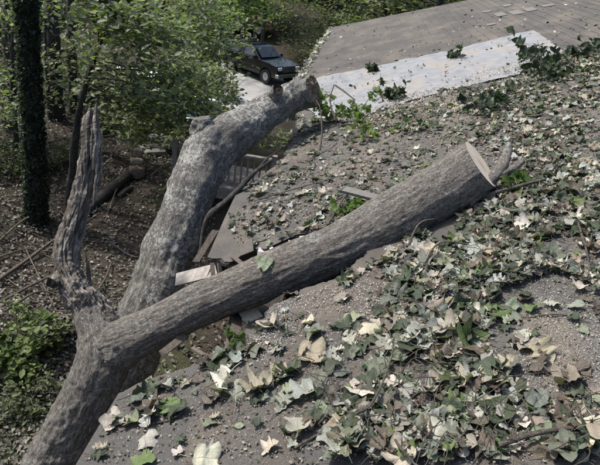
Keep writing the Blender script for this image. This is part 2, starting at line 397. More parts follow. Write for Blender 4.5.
# ------------------------------------------------------------------ ground, drive
def grid_mesh(xs, ys, zf):
    X, Y = np.meshgrid(xs, ys); V = np.stack([X, Y, zf(X, Y)], -1).reshape(-1, 3)
    nx = len(xs); i = np.arange(len(ys)-1)[:, None]*nx; j = np.arange(nx-1)[None, :]
    return V, np.stack([i+j, i+j+1, i+nx+j+1, i+nx+j], -1).reshape(-1, 4)
xs = np.concatenate([np.linspace(-140, -16, 32), np.linspace(-15.6, 6, 110), np.linspace(7, 140, 34)])
ys = np.concatenate([np.linspace(-60, 0, 16), np.linspace(0.3, 40, 150), np.linspace(41.5, 220, 70)])
def gfull(X, Y):
    z = ground_z(X, Y); return z + 0.05*noise(np.stack([X.ravel()*2.3, Y.ravel()*2.3, X.ravel()*0], -1), 3).reshape(X.shape)*(np.abs(X+4) < 14)
m = MB(); V, Fq = grid_mesh(xs, ys, gfull); m.add(V, Fq)
tag(m.obj('ground', MAT['soil'], smooth=True), 'brown leaf-littered wooded slope beside and behind the house', None, None, 'structure')
m = MB(); vv = []
ny = 60
dy = np.linspace(25.0, 39, ny)
for y in dy:
    cx = -4.5-0.20*(y-25)
    for k, o in enumerate(np.linspace(-2.0, 2.1, 7)):
        x = cx+o; vv.append([x, y, float(ground_z(x, y))+0.06])
i = np.arange(ny-1)[:, None]*7; j = np.arange(6)[None, :]
m.add(vv, np.stack([i+j, i+j+1, i+8+j, i+7+j], -1).reshape(-1, 4))
tag(m.obj('driveway', MAT['drive'], smooth=True), 'pale grey concrete driveway under the dark parked vehicle', None, None, 'structure')

# ------------------------------------------------------------------ house
house = empty('house', (2.2, 7, 0), 'low house with torn brown-grey shingle roof strewn with leaves', 'house')
def inpoly(px, py, poly):
    px = np.asarray(px); py = np.asarray(py); c = np.zeros(px.shape, bool); n = len(poly); j = n-1
    for i in range(n):
        (xi, yi), (xj, yj) = poly[i], poly[j]
        t = ((yi > py) != (yj > py)) & (px < (xj-xi)*(py-yi)/(yj-yi+1e-12)+xi); c ^= t; j = i
    return c
lip = [tuple(roof_px(*q)) for q in ((345, 278), (318, 282), (292, 290), (272, 303), (264, 325), (240, 340), (215, 353), (187, 367), (150, 381), (117, 397))]
HOLE = [(-1.2, 3.50), (-0.76, 3.46), (-0.64, 3.36), (-0.55, 3.46), (-0.38, 3.40), (-0.24, 3.52), (-0.08, 3.42), (0.06, 3.40), (0.16, 3.15), (0.2, 2.95)]+lip+[(-1.2, lip[-1][1])]
NOTCH = [(-1.2, 7.4), (-0.70, 7.2), (-0.60, 6.6), (-0.55, 6.0), (-0.58, 5.5), (-0.56, 5.1), (-0.66, 4.75), (-0.78, 4.55), (-1.2, 4.5)]
def gone(x, y):
    x = np.asarray(x, float); y = np.asarray(y, float)
    q = np.stack([x.ravel()*9, y.ravel()*9, np.zeros(x.size)], -1)
    jx = 0.035*noise(q, 11).reshape(x.shape); jy = 0.035*noise(q+40, 12).reshape(x.shape)
    return inpoly(x+jx, y+jy, HOLE) | inpoly(x+jx, y+jy, NOTCH)
def tear(X, Y, zf, keep, th):
    """grid sheet of thickness th with the cells outside keep removed; the torn edge is smoothed, the outer border kept"""
    ny, nx = X.shape; kp = np.pad(keep, 1); X = X.copy(); Y = Y.copy(); sides = []; nb_ = {}
    DIR = ((-1, 0, (0, 1)), (1, 0, (3, 2)), (0, -1, (0, 3)), (0, 1, (1, 2)))
    for di, dj, e in DIR:
        nb = kp[1+di:1+di+keep.shape[0], 1+dj:1+dj+keep.shape[1]]
        si, sj = np.nonzero(keep & ~nb); aa = si*nx+sj; cn = np.stack([aa, aa+1, aa+nx+1, aa+nx], -1)
        sides.append(np.stack([cn[:, e[0]], cn[:, e[1]]], -1))
        for a_, b_ in sides[-1]: nb_.setdefault(int(a_), []).append(int(b_)); nb_.setdefault(int(b_), []).append(int(a_))
    idx = np.array([k for k in nb_ if len(nb_[k]) == 2 and 0 < k % nx < nx-1 and 0 < k // nx < ny-1], int)
    P = np.stack([X.ravel(), Y.ravel()], -1)
    if len(idx):
        N2 = np.array([nb_[k] for k in idx])
        for _ in range(5): P[idx] = 0.4*P[idx]+0.3*(P[N2[:, 0]]+P[N2[:, 1]])
        P[idx] += rng.normal(size=(len(idx), 2))*0.0022
    T_ = np.stack([P[:, 0], P[:, 1], zf(P[:, 0], P[:, 1])], -1); B_ = T_-np.array([0, 0, th]); NV = len(T_)
    ii, jj = np.nonzero(keep); a = ii*nx+jj; q = np.stack([a, a+1, a+nx+1, a+nx], -1); E_ = np.vstack(sides)
    return np.vstack([T_, B_]), np.vstack([q, q[:, ::-1]+NV, np.stack([E_[:, 0], E_[:, 1], E_[:, 1]+NV, E_[:, 0]+NV], -1)])
# deck boards: sheathing in a fine grid round the damage, plain slabs elsewhere
m = MB()
gx = np.linspace(EAVE, 0.44, 90); gy = np.linspace(1.2, 7.8, 470); X, Y = np.meshgrid(gx, gy)
keep = ~gone((X[:-1, :-1]+X[1:, 1:])/2+0.012, (Y[:-1, :-1]+Y[1:, 1:])/2)
m.add(*tear(X, Y, lambda x, y: roof_z(x, y)-0.006, keep, 0.022))
def slab(m, x0, x1, y0, y1, dz=0.006, th=0.022):
    v = []
    for z in (-dz-th, -dz):
        for (x, y) in ((x0, y0), (x1, y0), (x1, y1), (x0, y1)): v.append([x, y, CZ-HR+SLOPE*x+z])
    m.add(v, BOXF)
slab(m, 0.44, RIDGE, Y0, Y1, 0.012); slab(m, EAVE, 0.44, Y0, 1.2, 0.012); slab(m, EAVE, 0.44, 7.8, Y1, 0.012)
v = []
for z in (0.0, 0.03):
    for (x, y) in ((RIDGE, Y0), (RIDGE*2+1.0, Y0), (RIDGE*2+1.0, Y1), (RIDGE, Y1)): v.append([x, y, CZ-HR+SLOPE*(2*RIDGE-x)-0.06+z])
m.add(v, BOXF)
roof = m.obj('roof', MAT['felt'], house); roof['label'] = 'brown-grey asphalt shingle roof torn open at the eave'
# shingles
EXPO, TW = 0.15, 0.96
DX = EXPO/math.sqrt(1+SLOPE*SLOPE)
def tab_local(seed):
    r = random.Random(seed); L = EXPO+0.02; g = 0.0003
    w = TW-2*g; c = [r.uniform(-0.0015, 0.0015) for _ in range(4)]; lift = r.uniform(0.0, 0.0012)
    v = [[c[0]-0.002, g, 0.003], [L, g, 0.0], [L, g+w, 0.0], [c[1]-0.002, g+w, 0.003],
         [c[0], g, 0.0085+lift], [L, g, 0.0035], [L, g+w, 0.0035], [c[1], g+w, 0.0085+r.uniform(0, 0.0012)]]
    return np.array(v)
TABS = [tab_local(k) for k in range(10)]
TAB_F = np.array(BOXF)
PLAIN = np.array([[0, 0, 0.002], [EXPO+0.02, 0, 0], [EXPO+0.02, TW, 0], [0, TW, 0.002], [0, 0, 0.0095], [EXPO+0.02, 0, 0.0035], [EXPO+0.02, TW, 0.0035], [0, TW, 0.0095]])
tab_mesh = []
for k, tv in enumerate(TABS):
    t_ = random.Random(k).uniform(0.96, 1.04); w_ = random.Random(k+50).uniform(-0.04, 0.06)
    tab_mesh.append((MB().add(tv, TAB_F, (t_*(1+w_), t_, t_*(1-w_))).mesh('shingle', MAT['shingle']), np.array((t_*(1+w_), t_, t_*(1-w_)))))
plain_mesh = MB().add(PLAIN, TAB_F, (1.0, 1.0, 1.0)).mesh('shingle', MAT['shingle'])
tabs = []
nc = int((RIDGE-EAVE)/DX)
for c in range(nc):
    x = EAVE-0.012+c*DX; off = (c % 2)*TW*0.5+random.uniform(-0.01, 0.01)
    y = Y0-off
    while y < Y1-0.05:
        tabs.append((x, y, random.randrange(10))); y += TW
rest = MB(); cand = []
for (x, y, k) in tabs:
    pts = [(x+ax, y+ay) for ax in (0.01, EXPO*0.5, EXPO*0.93) for ay in np.linspace(0.02, TW-0.02, 14)]
    if -0.9 < x < 0.5 and 0.2 < y < 7.6:
        g = gone(np.array([p[0] for p in pts]), np.array([p[1] for p in pts])); fr = g.mean()
    else: fr = 0.0
    if fr > 0.97: continue
    near_d = fr > 0 or (x < 0.6 and 0.9 < y+TW and y < 6.5)
    fr = max(fr, 1e-6) if near_d else fr
    p, a, b, n = roof_frame(x, y+TW/2); p = p-b*TW/2
    u, v_, d = project(p+a*0.08+b*TW/2)
    cand.append((x, y, k, fr, p, a, b, n, u, v_, d))
def in_frame(c): return -80 < c[8] < 680 and -40 < c[9] < 560 and c[10] > 0.3
order = sorted([i for i, c in enumerate(cand) if in_frame(c)], key=lambda i: cand[i][10])[:300]
first = set(order)
for i, (x, y, k, fr, p, a, b, n, u, v_, d) in enumerate(cand):
    jit = 0.0
    if fr > 0:                                            # torn shingle: a fine grid cut along the tear
        gx_ = np.linspace(0, EXPO+0.015, 12); gy_ = np.linspace(0.001, TW-0.001, 70); mm = MB()
        A, Bq = np.meshgrid(gx_, gy_); PX = x+A; PY = y+Bq
        kk = ~gone((PX[:-1, :-1]+PX[1:, 1:])/2, (PY[:-1, :-1]+PY[1:, 1:])/2); i_, j_ = np.nonzero(kk)
        if len(i_) == 0: continue
        mm.add(*tear(PX, PY, lambda u, w: roof_z(u, w)+0.0085-0.005*(u-x)/EXPO, kk, 0.0055), tab_mesh[k][1])
        seen = np.zeros(kk.shape, bool); comps = 0
        for c0 in zip(i_, j_):
            if seen[c0]: continue
            comps += 1; todo = [c0]; seen[c0] = True
            while todo:
                u_, w_ = todo.pop()
                for e0, e1 in ((u_+1, w_), (u_-1, w_), (u_, w_+1), (u_, w_-1)):
                    if 0 <= e0 < kk.shape[0] and 0 <= e1 < kk.shape[1] and kk[e0, e1] and not seen[e0, e1]: seen[e0, e1] = True; todo.append((e0, e1))
        if i in first and comps == 1:
            mm.obj('shingle', MAT['shingle'], roof)
        else:
            rest.add(np.vstack(mm.v), mm.f[0], tab_mesh[k][1])
        continue
    if i in first:
        o = bpy.data.objects.new('shingle', plain_mesh if y > 4.2 else tab_mesh[k][0]); C.objects.link(o); o.parent = roof
        o.matrix_parent_inverse = Matrix.Translation(-Vector(roof.location))
        o.matrix_local = Matrix(((a[0], b[0], n[0], p[0]), (a[1], b[1], n[1], p[1]), (a[2], b[2], n[2], p[2]), (0, 0, 0, 1)))
        o.matrix_parent_inverse = Matrix.Translation(-house.location)
    else:
        tv = (PLAIN if y > 4.2 else TABS[k]).copy(); tv[:, 1] = np.minimum(tv[:, 1], Y1+0.02-y); rest.add(p+tv[:, :1]*a+tv[:, 1:2]*b+tv[:, 2:3]*n, TAB_F, tab_mesh[k][1] if y < 4.2 else (1.0, 1.0, 1.0))
o = rest.obj('shingle_field', MAT['shingle'], roof); o['kind'] = 'stuff'
for o in roof.children:
    o.matrix_parent_inverse = Matrix.Identity(4)
roof.matrix_parent_inverse = Matrix.Translation(-Vector(house.location))
# pale replacement shingles on the far roof, some loose
for (px, py, w, l) in ((500, 15, 0.55, 0.17), (516, 13, 0.6, 0.19), (530, 10, 0.5, 0.18), (507, 6, 0.34, 0.16), (487, 12, 0.28, 0.15), (548, 6, 0.3, 0.2), (491, 25, 0.2, 0.15)):
    x, y = roof_px(px, py); p, a, b, n = roof_frame(x, y)
    mm = MB(); vv = []
    for z in (0.010, 0.017):
        for (s, t_) in ((-l/2, -w/2), (l/2, -w/2), (l/2, w/2), (-l/2, w/2)): vv.append(p+a*s+b*t_+n*(z+random.uniform(0, .003)))
    o = mm.add(vv, BOXF).obj('shingle', MAT['pale_shingle'], roof); o['label'] = 'pale shingle of the patch on the far roof'
    o.matrix_parent_inverse = Matrix.Identity(4)
def part(m, name, mat, parent=house, **k):
    o = m.obj(name, mat, parent, **k); return o
# walls with lap siding, fascia, gutter
wallx, eavez = -0.42, CZ-HR+SLOPE*EAVE
mm = MB(); bx(mm, (wallx, Y0+0.4, 0.2), (wallx+0.14, Y1-0.35, CZ-HR+SLOPE*wallx-0.35)); wall = part(mm, 'wall', MAT['siding'])
wz = CZ-HR+SLOPE*wallx-0.35
z = 0.4; lap = MB().add(np.array([[0, 0, 0], [-0.022, 0, 0], [-0.022, 1, 0], [0, 1, 0], [0, 0, 0.15], [-0.006, 0, 0.15], [-0.006, 1, 0.15], [0, 1, 0.15]]), BOXF).mesh('siding_board', MAT['siding'])
while z < wz-0.16:
    o = bpy.data.objects.new('siding_board', lap); C.objects.link(o); o.parent = wall
    o.location = (wallx, Y0+0.4, z); o.scale = (1, Y1-Y0-0.75, 1); z += 0.146
for o in wall.children: o.matrix_parent_inverse = Matrix.Identity(4)
mm = MB(); bx(mm, (wallx+0.14, Y1-0.5, 0.2), (2*RIDGE+0.6, Y1-0.35, eavez-0.3)); part(mm, 'wall', MAT['siding'])
mm = MB(); bx(mm, (2*RIDGE+0.46, Y0+0.4, 0.2), (2*RIDGE+0.6, Y1-0.5, eavez-0.3)); part(mm, 'wall', MAT['siding'])
mm = MB(); bx(mm, (wallx+0.14, Y0+0.4, 0.2), (2*RIDGE+0.46, Y0+0.55, eavez-0.3)); part(mm, 'wall', MAT['siding'])
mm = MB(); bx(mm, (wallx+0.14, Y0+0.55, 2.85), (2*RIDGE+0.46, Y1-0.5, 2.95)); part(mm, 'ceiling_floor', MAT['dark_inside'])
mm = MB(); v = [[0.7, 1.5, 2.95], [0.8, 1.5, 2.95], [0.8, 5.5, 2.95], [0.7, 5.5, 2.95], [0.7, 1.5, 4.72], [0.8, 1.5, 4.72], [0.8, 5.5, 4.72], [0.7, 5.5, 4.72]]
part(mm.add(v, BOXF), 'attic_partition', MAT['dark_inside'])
for (ya, yb) in ((Y0, 1.75), (7.25, Y1)):
    mm = MB(); bx(mm, (EAVE-0.0, ya, eavez-0.19), (EAVE+0.03, yb, eavez-0.035)); part(mm, 'fascia', MAT['trim'])
mm = MB(); v = []
prof = [(0.0, 0.0), (0.0, -0.10), (-0.03, -0.13), (-0.10, -0.13), (-0.13, -0.06), (-0.135, 0.0), (-0.128, 0.0), (-0.12, -0.06), (-0.095, -0.122), (-0.03, -0.122), (-0.007, -0.095), (-0.007, 0.0)]
for y in (7.6, Y1+0.02):
    for (a, b) in prof: v.append([EAVE-0.003+a, y, eavez-0.03+b])
n_ = len(prof)
gut = part(mm.add(v, [[i, (i+1) % n_, (i+1) % n_+n_, i+n_] for i in range(n_)]+[list(range(n_))[::-1], list(range(n_, 2*n_))]), 'gutter', MAT['gutter'])
# rafters, whole and broken
for y in np.arange(-1.2, 15.6, 0.6):
    y = float(y); x0, x1 = EAVE+0.06, 2.2
    if 1.9 < y < 3.3: x0 = 0.15+0.1*math.sin(y*9)
    if 4.5 < y < 7.2: x0 = -0.5
    dz = float(sag(np.array(x0), np.array(y)))
    mm = MB(); beam(mm, (x0, y, CZ-HR+SLOPE*x0-0.10-dz), (x1, y, CZ-HR+SLOPE*x1-0.11), 0.04, 0.13, jag=0.03); part(mm, 'rafter', MAT['old_wood'])
# window under the torn eave
w0 = np.array([wallx-0.03, 3.55, 2.55])
mm = MB()
for lo, hi in (((-0.02, 0, 0), (0.02, 0.07, 1.15)), ((-0.02, 0.93, 0), (0.02, 1.0, 1.15)), ((-0.02, 0.07, 0), (0.02, 0.93, 0.07)), ((-0.02, 0.07, 1.08), (0.02, 0.93, 1.15)), ((-0.018, 0.47, 0.07), (0.018, 0.53, 1.08))):
    bx(mm, w0+np.array(lo), w0+np.array(hi))
win = part(mm, 'window', MAT['trim'])
mm = MB(); bx(mm, w0+np.array((0.0, 0.07, 0.07)), w0+np.array((0.008, 0.47, 1.08))); o = mm.obj('pane', MAT['glass'], win); o.matrix_parent_inverse = Matrix.Identity(4)
mm = MB(); bx(mm, w0+np.array((0.0, 0.53, 0.07)), w0+np.array((0.008, 0.93, 1.08))); o = mm.obj('pane', MAT['glass'], win); o.matrix_parent_inverse = Matrix.Identity(4)

# ------------------------------------------------------------------ tarp sheet on the roof
tp = [roof_px(*q) for q in ((296, 84), (340, 74), (400, 62), (450, 52), (500, 39), (533, 31), (552, 44), (566, 58), (556, 68), (520, 76), (480, 84), (440, 94), (405, 104), (375, 114), (345, 124), (325, 122), (310, 116), (300, 106))]
xs_ = np.arange(EAVE+0.02, 3.4, 0.025); ys_ = np.arange(5.0, 10.2, 0.025)
X, Y = np.meshgrid(xs_, ys_); q = np.stack([X.ravel()*1.4, Y.ravel()*1.4, 0*X.ravel()], -1)
wr = fbm(np.stack([X.ravel()*3.0, Y.ravel()*1.1, 0*X.ravel()], -1), 22, 3).reshape(X.shape)
Z = roof_z(X, Y)+0.012+0.012*np.abs(fbm(q*2.2, 21)).reshape(X.shape)+0.014*(1-np.abs(wr))**3
JX = 0.05*noise(q*6, 23).reshape(X.shape)
keep = inpoly((X[:-1, :-1]+X[1:, 1:])/2+JX[1:, 1:]*(Y[1:, 1:] < 8.6), (Y[:-1, :-1]+Y[1:, 1:])/2+JX[1:, 1:]*(Y[1:, 1:] < 8.6), [tuple(p) for p in tp]) & ~gone(X[1:, 1:], Y[1:, 1:])
ii, jj = np.nonzero(keep); nx = len(xs_); a = ii*nx+jj
m = MB(); NV = X.size; T0 = np.stack([X, Y, Z], -1).reshape(-1, 3)
qd = np.stack([a, a+1, a+nx+1, a+nx], -1)
m.add(np.vstack([T0, T0-np.array([0, 0, 0.003])]), np.vstack([qd, qd[:, ::-1]+NV]))
o = m.obj('roof_sheet', MAT['tarp'], smooth=True)
tag(o, 'pale grey-white sheet laid across the shingle roof behind the logs', 'tarp')

# ------------------------------------------------------------------ fallen tree: trunk, long limb with sawn end, dead broken stub
def nodes(L): return [np.append(at_depth(px, py, d), r) for (px, py, d, r) in L]
def bark_disp(amp, fr=1.0, lump=0.02, sd=0):
    def f(th, s, pos, r, g):
        q = g*np.array([1, 1, 0.13])*fr
        a = fbm(q*34, 1+sd, 3); rid = 1-np.abs(noise(q*22+5, 7+sd))*2
        return amp*(0.55*a+0.55*rid)+lump*fbm(pos*3.3, 3+sd, 2)
    return f
T_N = nodes([(-62, 660, 4.55, 0.26), (-20, 582, 4.25, 0.21), (20, 515, 4.03, 0.180), (52, 462, 3.93, 0.170), (74, 424, 3.88, 0.168), (92, 388, 3.85, 0.172), (103, 356, 3.84, 0.172), (100, 334, 3.87, 0.150), (92, 314, 3.90, 0.118), (83, 296, 3.92, 0.105)])
B_N = nodes([(84, 365, 3.97, 0.07), (99, 356, 3.89, 0.140), (115, 347, 3.835, 0.160), (132, 338, 3.785, 0.146), (157, 326, 3.72, 0.136), (200, 305, 3.66, 0.140), (250, 284, 3.60, 0.142), (300, 264, 3.55, 0.150), (345, 246, 3.53, 0.158), (390, 222, 3.55, 0.169), (430, 197, 3.60, 0.170), (481, 164, 3.70, 0.173)])
gp = T_N[0][:3]; gz0 = float(ground_z(gp[0], gp[1]))
T_N = [np.array([gp[0]-0.25, gp[1]-0.1, min(gp[2]-0.5, gz0-0.3), 0.34])]+T_N
ft = empty('fallen_tree', (gp[0]-0.2, gp[1]-0.1, gz0), 'fallen grey tree through the roof with sawn limb and jagged dead stub', 'fallen tree')
FORK = at_depth(103, 352, 3.70)
def stem_disp(th, s, pos, r, g):
    q = g*np.array([1, 1, 0.15]); d = np.linalg.norm(pos-FORK, axis=1); fk = np.exp(-(d/0.24)**2); lo = sstep(0.0, 1.0, (FORK[2]-pos[:, 2]+0.1)/0.5)
    fine = fbm(q*62, 5, 3); rid = 1-2*np.abs(noise(q*40+5, 12)); rid2 = 1-2*np.abs(noise(q*20+9, 13))
    return 0.0042*(0.6*fine+0.7*rid+0.5*rid2)+0.010*fbm(pos*3.3, 8, 2)+(0.25+0.75*np.maximum(fk, lo))*0.010*fbm(pos*21, 15, 3)+0.026*fk*fbm(pos*8.5, 25, 2)+0.012*fk
endB = B_N[-1][:3]; axB = endB-B_N[-2][:3]; axB /= np.linalg.norm(axB); vw = CAM-endB; vw /= np.linalg.norm(vw)
cutn = axB-vw*(axB @ vw); cutn = cutn/np.linalg.norm(cutn)+0.13*vw
m = MB(); tube(m, T_N, 150, 420, stem_disp); m.obj('trunk', MAT['bark_log'], ft, smooth=True, attr='grain')
m = MB(); I = tube(m, B_N, 150, 560, stem_disp, cap=False, cut=cutn); limb = m.obj('limb', MAT['bark_log'], ft, smooth=True, attr='grain')
def end_disc(name, ring, mat, parent, lift=0.001, rough=0.0, rings=8):
    cen = ring.mean(0); nv = np.cross(ring[0]-cen, ring[len(ring)//4]-cen); nv /= np.linalg.norm(nv)
    mm = MB(); vv = []; n = len(ring)
    for k in range(rings+1):
        t = 1-k/rings
        w = cen+(ring-cen)*t*0.995
        if rough: w = w+nv*(rough*fbm(w*28, 31, 3))[:, None]*(1 if t < 0.99 else 0.3)
        vv.append(w+nv*lift)
    vv = np.vstack(vv); i = np.arange(rings)[:, None]*n; j = np.arange(n)[None, :]; j2 = (j+1) % n
    mm.add(vv, np.stack([i+j, i+j2, i+n+j2, i+n+j], -1).reshape(-1, 4))
    o = mm.obj(name, mat, None, smooth=bool(rough), loc=cen)
    o.parent = parent; o.matrix_parent_inverse = Matrix.Translation(-Vector(parent.matrix_world.translation if False else parent.location))
    return o
cf = end_disc('cut_face', I['ring1'], MAT['cut_wood'], ft); cf['label'] = 'freshly sawn cream end of the long limb'
# dead stub
S_N = nodes([(108, 350, 3.86, 0.125), (104, 332, 3.86, 0.120), (93, 313, 3.88, 0.110), (80, 296, 3.90, 0.100), (71, 280, 3.92, 0.094), (66, 263, 3.95, 0.088), (66, 247, 3.97, 0.084), (71, 229, 4.00, 0.080), (79, 206, 4.03, 0.077), (85, 182, 4.06, 0.074), (89, 160, 4.08, 0.068), (91, 142, 4.10, 0.056), (91, 130, 4.10, 0.030)])
def dead_disp(th, s, pos, r, g):
    q = g*np.array([1, 1, 0.10])+0.012*np.stack([noise(pos*9, 3), noise(pos*9, 4), 0*s], -1)
    a = fbm(q*70, 41, 3); rid = np.abs(noise(q*26, 43)); rid2 = np.abs(noise(q*60+9, 44))
    sm = s.max(); top = np.clip((s-(sm-0.50))/0.50, 0, 1)
    tear = -0.6*r*np.clip(top*1.2-0.6+0.4*np.sin(2*th+0.6)+0.4*noise(np.stack([np.cos(th)*4, np.sin(th)*4, s], -1), 5), 0, 1)
    low = 1-sstep(0.35, 0.9, s)
    return 0.007*a-0.30*r*np.clip(0.12-rid, 0, 1)/0.12*0.55-0.10*r*np.clip(0.15-rid2, 0, 1)/0.15+0.014*fbm(pos*6, 47)+0.006*fbm(pos*30, 49)+low*0.016*fbm(pos*24, 48, 3)+tear
m = MB(); I2 = tube(m, S_N, 128, 420, dead_disp)
stub = m.obj('dead_stub', MAT['dead_wood'], ft, smooth=True, attr='grain'); stub['label'] = 'weathered broken dead limb standing up from the fork'
px_ = 1.0
def splinter(parent, pts, w, mat=MAT['dead_wood'], name='splinter'):
    mm = MB(); tube(mm, nodes(pts), 8, 40, lambda th, s, pos, r, g: 0.4*r*np.sin(2*th+px_)+0.45*r*noise(g*np.array([60, 60, 6]), 5)+0.3*r*noise(pos*70, 6)); o = mm.obj(name, mat, parent, attr='grain')
    return o
for (x0_, y0_, x1_, y1_, x2_, y2_, r_, e_) in ((93, 170, 97, 138, 96, 104, .024, .003), (93, 205, 99, 168, 100, 133, .020, .008), (85, 178, 85, 138, 86, 116, .028, .014), (87, 165, 88, 130, 91, 109, .028, .012), (91, 160, 93, 132, 93, 119, .020, .006), (82, 190, 82, 160, 84, 141, .014, .004), (72, 238, 73, 218, 76, 198, .012, .003), (86, 255, 91, 286, 104, 318, .014, .003), (60, 262, 64, 240, 72, 214, .012, .003)):
    splinter(ft, [(x0_, y0_, 4.00, 0.003), ((x0_+x1_)/2, (y0_+y1_)/2, 4.01, r_*.8), (x1_, y1_, 4.03, r_), ((x1_+x2_)/2, (y1_+y2_)/2, 4.05, r_*.85), (x2_, y2_, 4.07, e_)], 0)
# hollow knot on the stub
kn = MB(); K = nodes([(64, 276, 3.93, 0.060), (57, 281, 3.86, 0.048), (51, 284, 3.81, 0.040)])
Ik = tube(kn, K, 30, 24, lambda th, s, pos, r, g: 0.012*fbm(pos*22, 9), cap=False); kn.obj('knot', MAT['dead_wood'], ft, smooth=True, attr='grain')
end_disc('knot_hollow', Ik['ring1'], MAT['hollow'], ft, lift=-0.006, rough=0.01)
# ------------------------------------------------------------------ second limb, lichen mottled, arching to the right
C_N = nodes([(96, 450, 5.25, 0.27), (124, 372, 5.0, 0.245), (150, 305, 4.92, 0.225), (168, 258, 4.94, 0.212), (183, 220, 5.00, 0.212), (196, 180, 5.10, 0.212), (213, 149, 5.25, 0.218), (238, 130, 5.45, 0.200), (264, 114, 5.68, 0.178), (292, 98, 5.92, 0.166), (314, 90, 6.08, 0.168)])
cb = C_N[0][:3].copy(); gz = float(ground_z(cb[0]-0.3, cb[1]))
C_N = [np.array([cb[0]-0.45, cb[1]-0.05, gz-0.3, 0.36]), np.array([cb[0]-0.22, cb[1], (gz+cb[2])/2, 0.30])]+C_N
lt = empty('leaning_trunk', (cb[0]-0.45, cb[1], gz), 'lichen-mottled grey trunk arching right over the eave to a blunt end', 'tree trunk')
def c_disp(th, s, pos, r, g):
    k = at_depth(204, 132, 5.0); d = np.linalg.norm(pos-k, axis=1)
    return bark_disp(0.008, 0.9, 0.03, 9)(th, s, pos, r, g)+0.07*np.exp(-(d/0.16)**2)+0.012*fbm(pos*11, 77, 2)
endC = C_N[-1][:3]; axC = endC-C_N[-2][:3]; axC /= np.linalg.norm(axC); vw = CAM-endC; vw /= np.linalg.norm(vw)
cn = axC-vw*(axC @ vw); cn = cn/np.linalg.norm(cn)+0.24*vw
m = MB(); I3 = tube(m, C_N, 120, 420, c_disp, cap=False, cut=cn); m.obj('trunk', MAT['bark_lichen'], lt, smooth=True, attr='grain')
o = end_disc('broken_end', I3['ring1'], MAT['rotten_end'], lt, rough=0.03); o['label'] = 'dull brown rough end of the arching trunk'
mm = MB(); Ik = tube(mm, nodes([(272, 104, 5.70, 0.08), (276, 93, 5.60, 0.062), (278, 89, 5.55, 0.055)]), 30, 20, lambda th, s, pos, r, g: 0.012*fbm(pos*24, 19), cap=False); mm.obj('knot', MAT['bark_lichen'], lt, smooth=True, attr='grain')
end_disc('knot_hollow', Ik['ring1'], MAT['hollow'], lt, lift=-0.012, rough=0.012)
mm = MB(); Ik = tube(mm, nodes([(206, 138, 5.2, 0.13), (203, 124, 5.16, 0.10), (202, 118, 5.14, 0.08)]), 30, 20, lambda th, s, pos, r, g: 0.025*fbm(pos*18, 29)); mm.obj('branch_stub', MAT['bark_lichen'], lt, smooth=True, attr='grain')

# ------------------------------------------------------------------ leaves
HALF = {
 'broad': [(.02, 0), (.23, -.03), (.45, .09), (.38, .23), (.31, .31), (.56, .46), (.43, .53), (.26, .54), (.27, .70), (.13, .86), (0, 1)],
 'oak': [(.02, 0), (.13, .10), (.07, .18), (.26, .29), (.11, .37), (.37, .50), (.31, .57), (.13, .56), (.33, .74), (.26, .80), (.10, .75), (.14, .90), (0, 1)],
 'tulip': [(.02, 0), (.30, .01), (.45, .18), (.40, .36), (.31, .46), (.47, .66), (.42, .86), (.17, .87), (0, .82)],
 'oval': [(.02, 0), (.17, .12), (.27, .30), (.29, .50), (.22, .72), (.10, .90), (0, 1)],
}
def round_outline(h, n):
    h = np.asarray(h, float); k, _ = catmull(np.column_stack([h, np.zeros(len(h)), np.zeros(len(h))])[:, [0, 1, 2, 3]], n); return k[:, :2]
def leaf_geo(kind, rnd, curl, twist=0.0, stem=True):
    h = round_outline(HALF[kind], 14); h[1:-1] += np.array([[rnd.uniform(-.035, .03), rnd.uniform(-.022, .022)] for _ in range(len(h)-2)])
    n = len(h); my = np.linspace(0, h[-1, 1], n); mid = np.stack([np.zeros(n), my], -1)
    Rr = h.copy(); Ll = h*np.array([-1, 1]); Ll[1:-1] += np.array([[rnd.uniform(-.035, .03), rnd.uniform(-.022, .022)] for _ in range(n-2)])
    P = np.vstack([mid, Rr, Ll]); x, y = P[:, 0], P[:, 1]
    z = curl[0]*x*x*1.6+curl[1]*(y-.45)**2+curl[2]*np.abs(x)*0.5+curl[3]*np.sin(x*7+rnd.uniform(0, 6))*np.cos(y*6+rnd.uniform(0, 6))*0.11+curl[3]*0.045*np.sin(x*16+rnd.uniform(0, 6))*np.sin(y*14+rnd.uniform(0, 6))+twist*x*(y-.5)
    V = np.stack([x, y-.45, z], -1); f = []
    for i in range(n-1): f += [[i, n+i, n+i+1, i+1], [i, i+1, 2*n+i+1, 2*n+i]]
    tri = []
    for a, b, c, d in f: tri += [[a, b, c], [a, c, d]]
    V = list(V)
    if stem:
        k = len(V); s = 0.013; bz = z[0]; e = rnd.uniform(-.15, .15); l = rnd.uniform(.3, .55)
        for (yy, xx, zz) in ((-.45, 0, bz), (-.45-l*.5, e*.4, bz+.02), (-.45-l, e, bz-.02)):
            V += [np.array([xx-s, yy, zz]), np.array([xx+s, yy, zz]), np.array([xx, yy, zz+s*1.6])]
        for j in (0, 3):
            for q in range(3):
                p0, p1 = k+j+q, k+j+(q+1) % 3; tri += [[p0, p1, p1+3], [p0, p1+3, p0+3]]
    return np.array(V), np.array(tri)
LEAVES = []
lr = random.Random(5)
